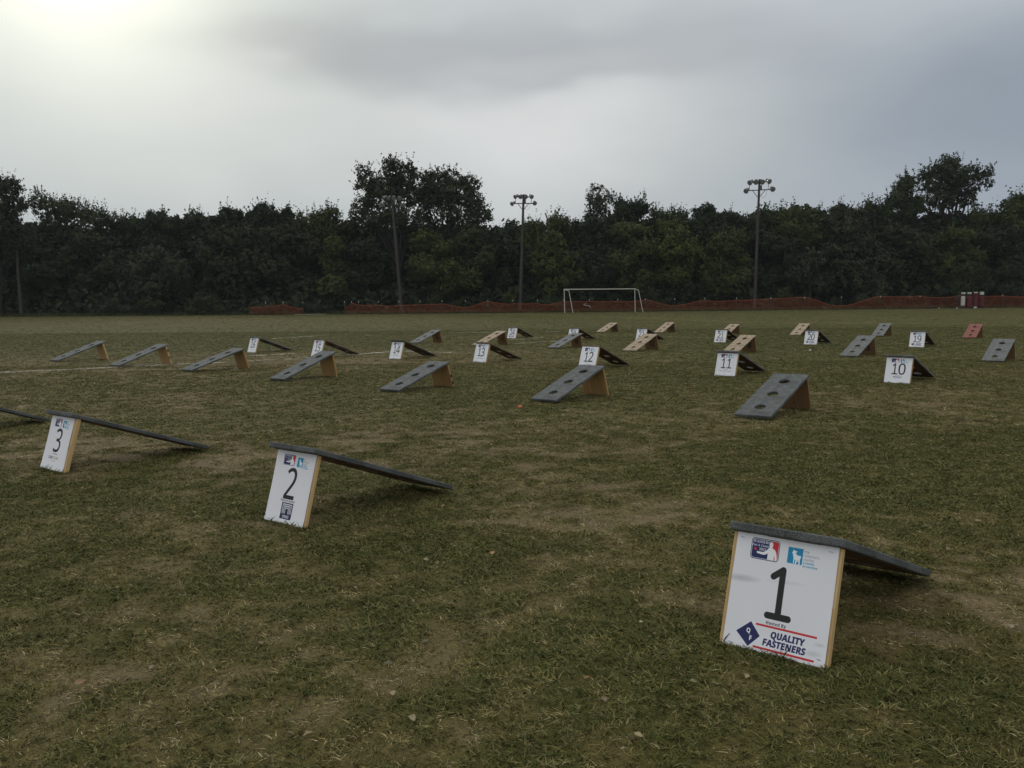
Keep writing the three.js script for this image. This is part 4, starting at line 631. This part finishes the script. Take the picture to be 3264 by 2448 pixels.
  for (const [e, h] of o.clips || []) { const k = part(p, 'dark_tab', new RoundedBoxGeometry(.03, .05, .02, 2, .004), armMat); k.position.set((WB - .022) / 2 * e + .006 * e, h, .0); }
  return t;
}
const spec = id => B.find(b => b[0] === id);
const SG = 'numbered boards showing their sign side', RG = 'boards showing their ramp side';
const S = (id, label, carpetKey, o = {}) => board(spec(id), label, { carpet: carpetKey, sheet: true, group: SG, ...o });
S('1', 'grey carpeted washer board with sign 1, largest and nearest at the right', 'grey', { panelT: .029, sheetDrop: .014, sheetW: .39, sheetX: -.003 });
S('2', 'grey carpeted washer board with sign 2 and navy STEVES box, left of centre', 'grey', { panelT: .024, panelW: .388, sheetX: .005, sheetW: .374 });
S('3', 'grey carpeted washer board with sign 3 at the left edge', 'grey', { sheetW: .385, sheetX: .006 });
board(spec('4'), 'grey carpeted washer board of which only the low end shows behind sign 3', { carpet: 'grey', group: SG });
S('10', 'dark carpeted washer board with sign 10 and the word Powers', 'palegrey', { wood: 'b' });
S('11', 'dark carpeted washer board with sign 11, right of the large grey ramps', 'palegrey', { wood: 'b' });
S('12', 'khaki carpeted washer board with sign 12, partly behind a grey ramp', 'khaki', { wood: 'b' });
S('13', 'washer board with sign 13 in front of a tan ramp', 'khaki', { wood: 'b', sheetW: .40 });
S('14', 'black carpeted washer board with sign 14, left of centre', 'black', { wood: 'b', sheetW: .40 });
S('15', 'khaki brown washer board with sign 15 partly behind a grey ramp', 'khaki', { wood: 'b' });
S('16', 'washer board with sign 16, farthest left of the second row', 'palegrey', { wood: 'b' });
S('19', 'washer board with sign 19, rightmost of the last sign row', 'palegrey', { wood: 'b' });
S('20', 'washer board with sign 20 at the corner of a tan ramp', 'palegrey', { wood: 'b' });
S('21', 'washer board with sign 21, tan ramps before and behind it', 'khaki', { wood: 'b' });
S('22', 'washer board with sign 22 half hidden by a tan ramp', 'khaki', { wood: 'b' });
S('23', 'washer board with sign 23 half hidden by a grey ramp', 'khaki', { wood: 'b' });
S('24', 'washer board with sign 24, farthest left of the last sign row', 'khaki', { wood: 'b' });
const Rm = (id, label, carpetKey, o = {}) => board(spec(id), label, { carpet: carpetKey, group: RG, ...o });
Rm('r1', 'grey ramp board farthest left, above the white chalk line', 'grey');
Rm('r2', 'grey ramp board second from the left, two dark tabs on its panel', 'grey', { clips: [[1, .12], [1, -.05]] });
Rm('r3', 'grey ramp board third from the left with tan panel', 'grey', { wood: 'b' });
Rm('r4', 'grey ramp board just in front of sign 15', 'grey', { wood: 'b' });
Rm('r5', 'grey ramp board below sign 14, dark tabs on its panel edge', 'grey', { wood: 'b', clips: [[1, .0], [1, -.12]] });
Rm('r6', 'grey ramp board standing in front of sign 12', 'grey', { wood: 'b', number: '8', numberX: -.06, numberY: .15 });
Rm('r7', 'largest grey ramp board, three holes, between signs 1 and 11', 'grey', { wood: 'c', number: '7', numberX: -.02, numberY: .12 });
Rm('q10', 'pale grey ramp board at the right edge of the picture', 'palegrey', { thin: 1, wood: 'c' });
Rm('q11', 'pale grey ramp board left of sign 10, overlapping a smaller grey ramp', 'palegrey', { thin: 1, wood: 'c', number: '3' });
Rm('q12', 'tan ramp board marked 8 rising behind the dark board with sign 11', 'tan', { thin: 1, number: '8', wood: 'c' });
Rm('q13', 'tan ramp board whose panel is painted 12, covering part of sign 22', 'tan', { thin: 1, wood: 'c', number: '12', wood: 'c' });
Rm('q14', 'pale grey ramp board painted 9, hiding half of sign 23', 'palegrey', { thin: 1, wood: 'c', number: '9', wood: 'c' });
Rm('q15', 'tan ramp board painted 15, its low end hidden by the sign 13 board', 'tan', { thin: 1, wood: 'c', number: '15', wood: 'c' });
Rm('q16', 'pale grey ramp board painted 4, behind the black board with sign 14', 'palegrey', { thin: 1, wood: 'c', number: '4', wood: 'c' });
Rm('t24', 'small tan ramp board painted 10, leftmost of the far ramp row', 'tan', { thin: 1, wood: 'c', number: '10', wood: 'c' });
Rm('t22', 'small tan ramp board painted 14, close behind the low end of the sign 22 board', 'tan', { thin: 1, wood: 'c', number: '14', wood: 'c' });
Rm('t21', 'short looking tan ramp board, its lower half covered by the board with sign 21', 'tan', { thin: 1, wood: 'c' });
Rm('t20', 'palest tan ramp board, touching the upper left corner of sign 20', 'tan', { thin: 1, wood: 'c' });
Rm('t19', 'small grey ramp board right of sign 20, in the far ramp row', 'palegrey', { thin: 1, wood: 'c' });
Rm('t18', 'reddish ramp board, the only red one, at the far right', 'red', { thin: 1, wood: 'c' });

renderer.render(scene, camera);
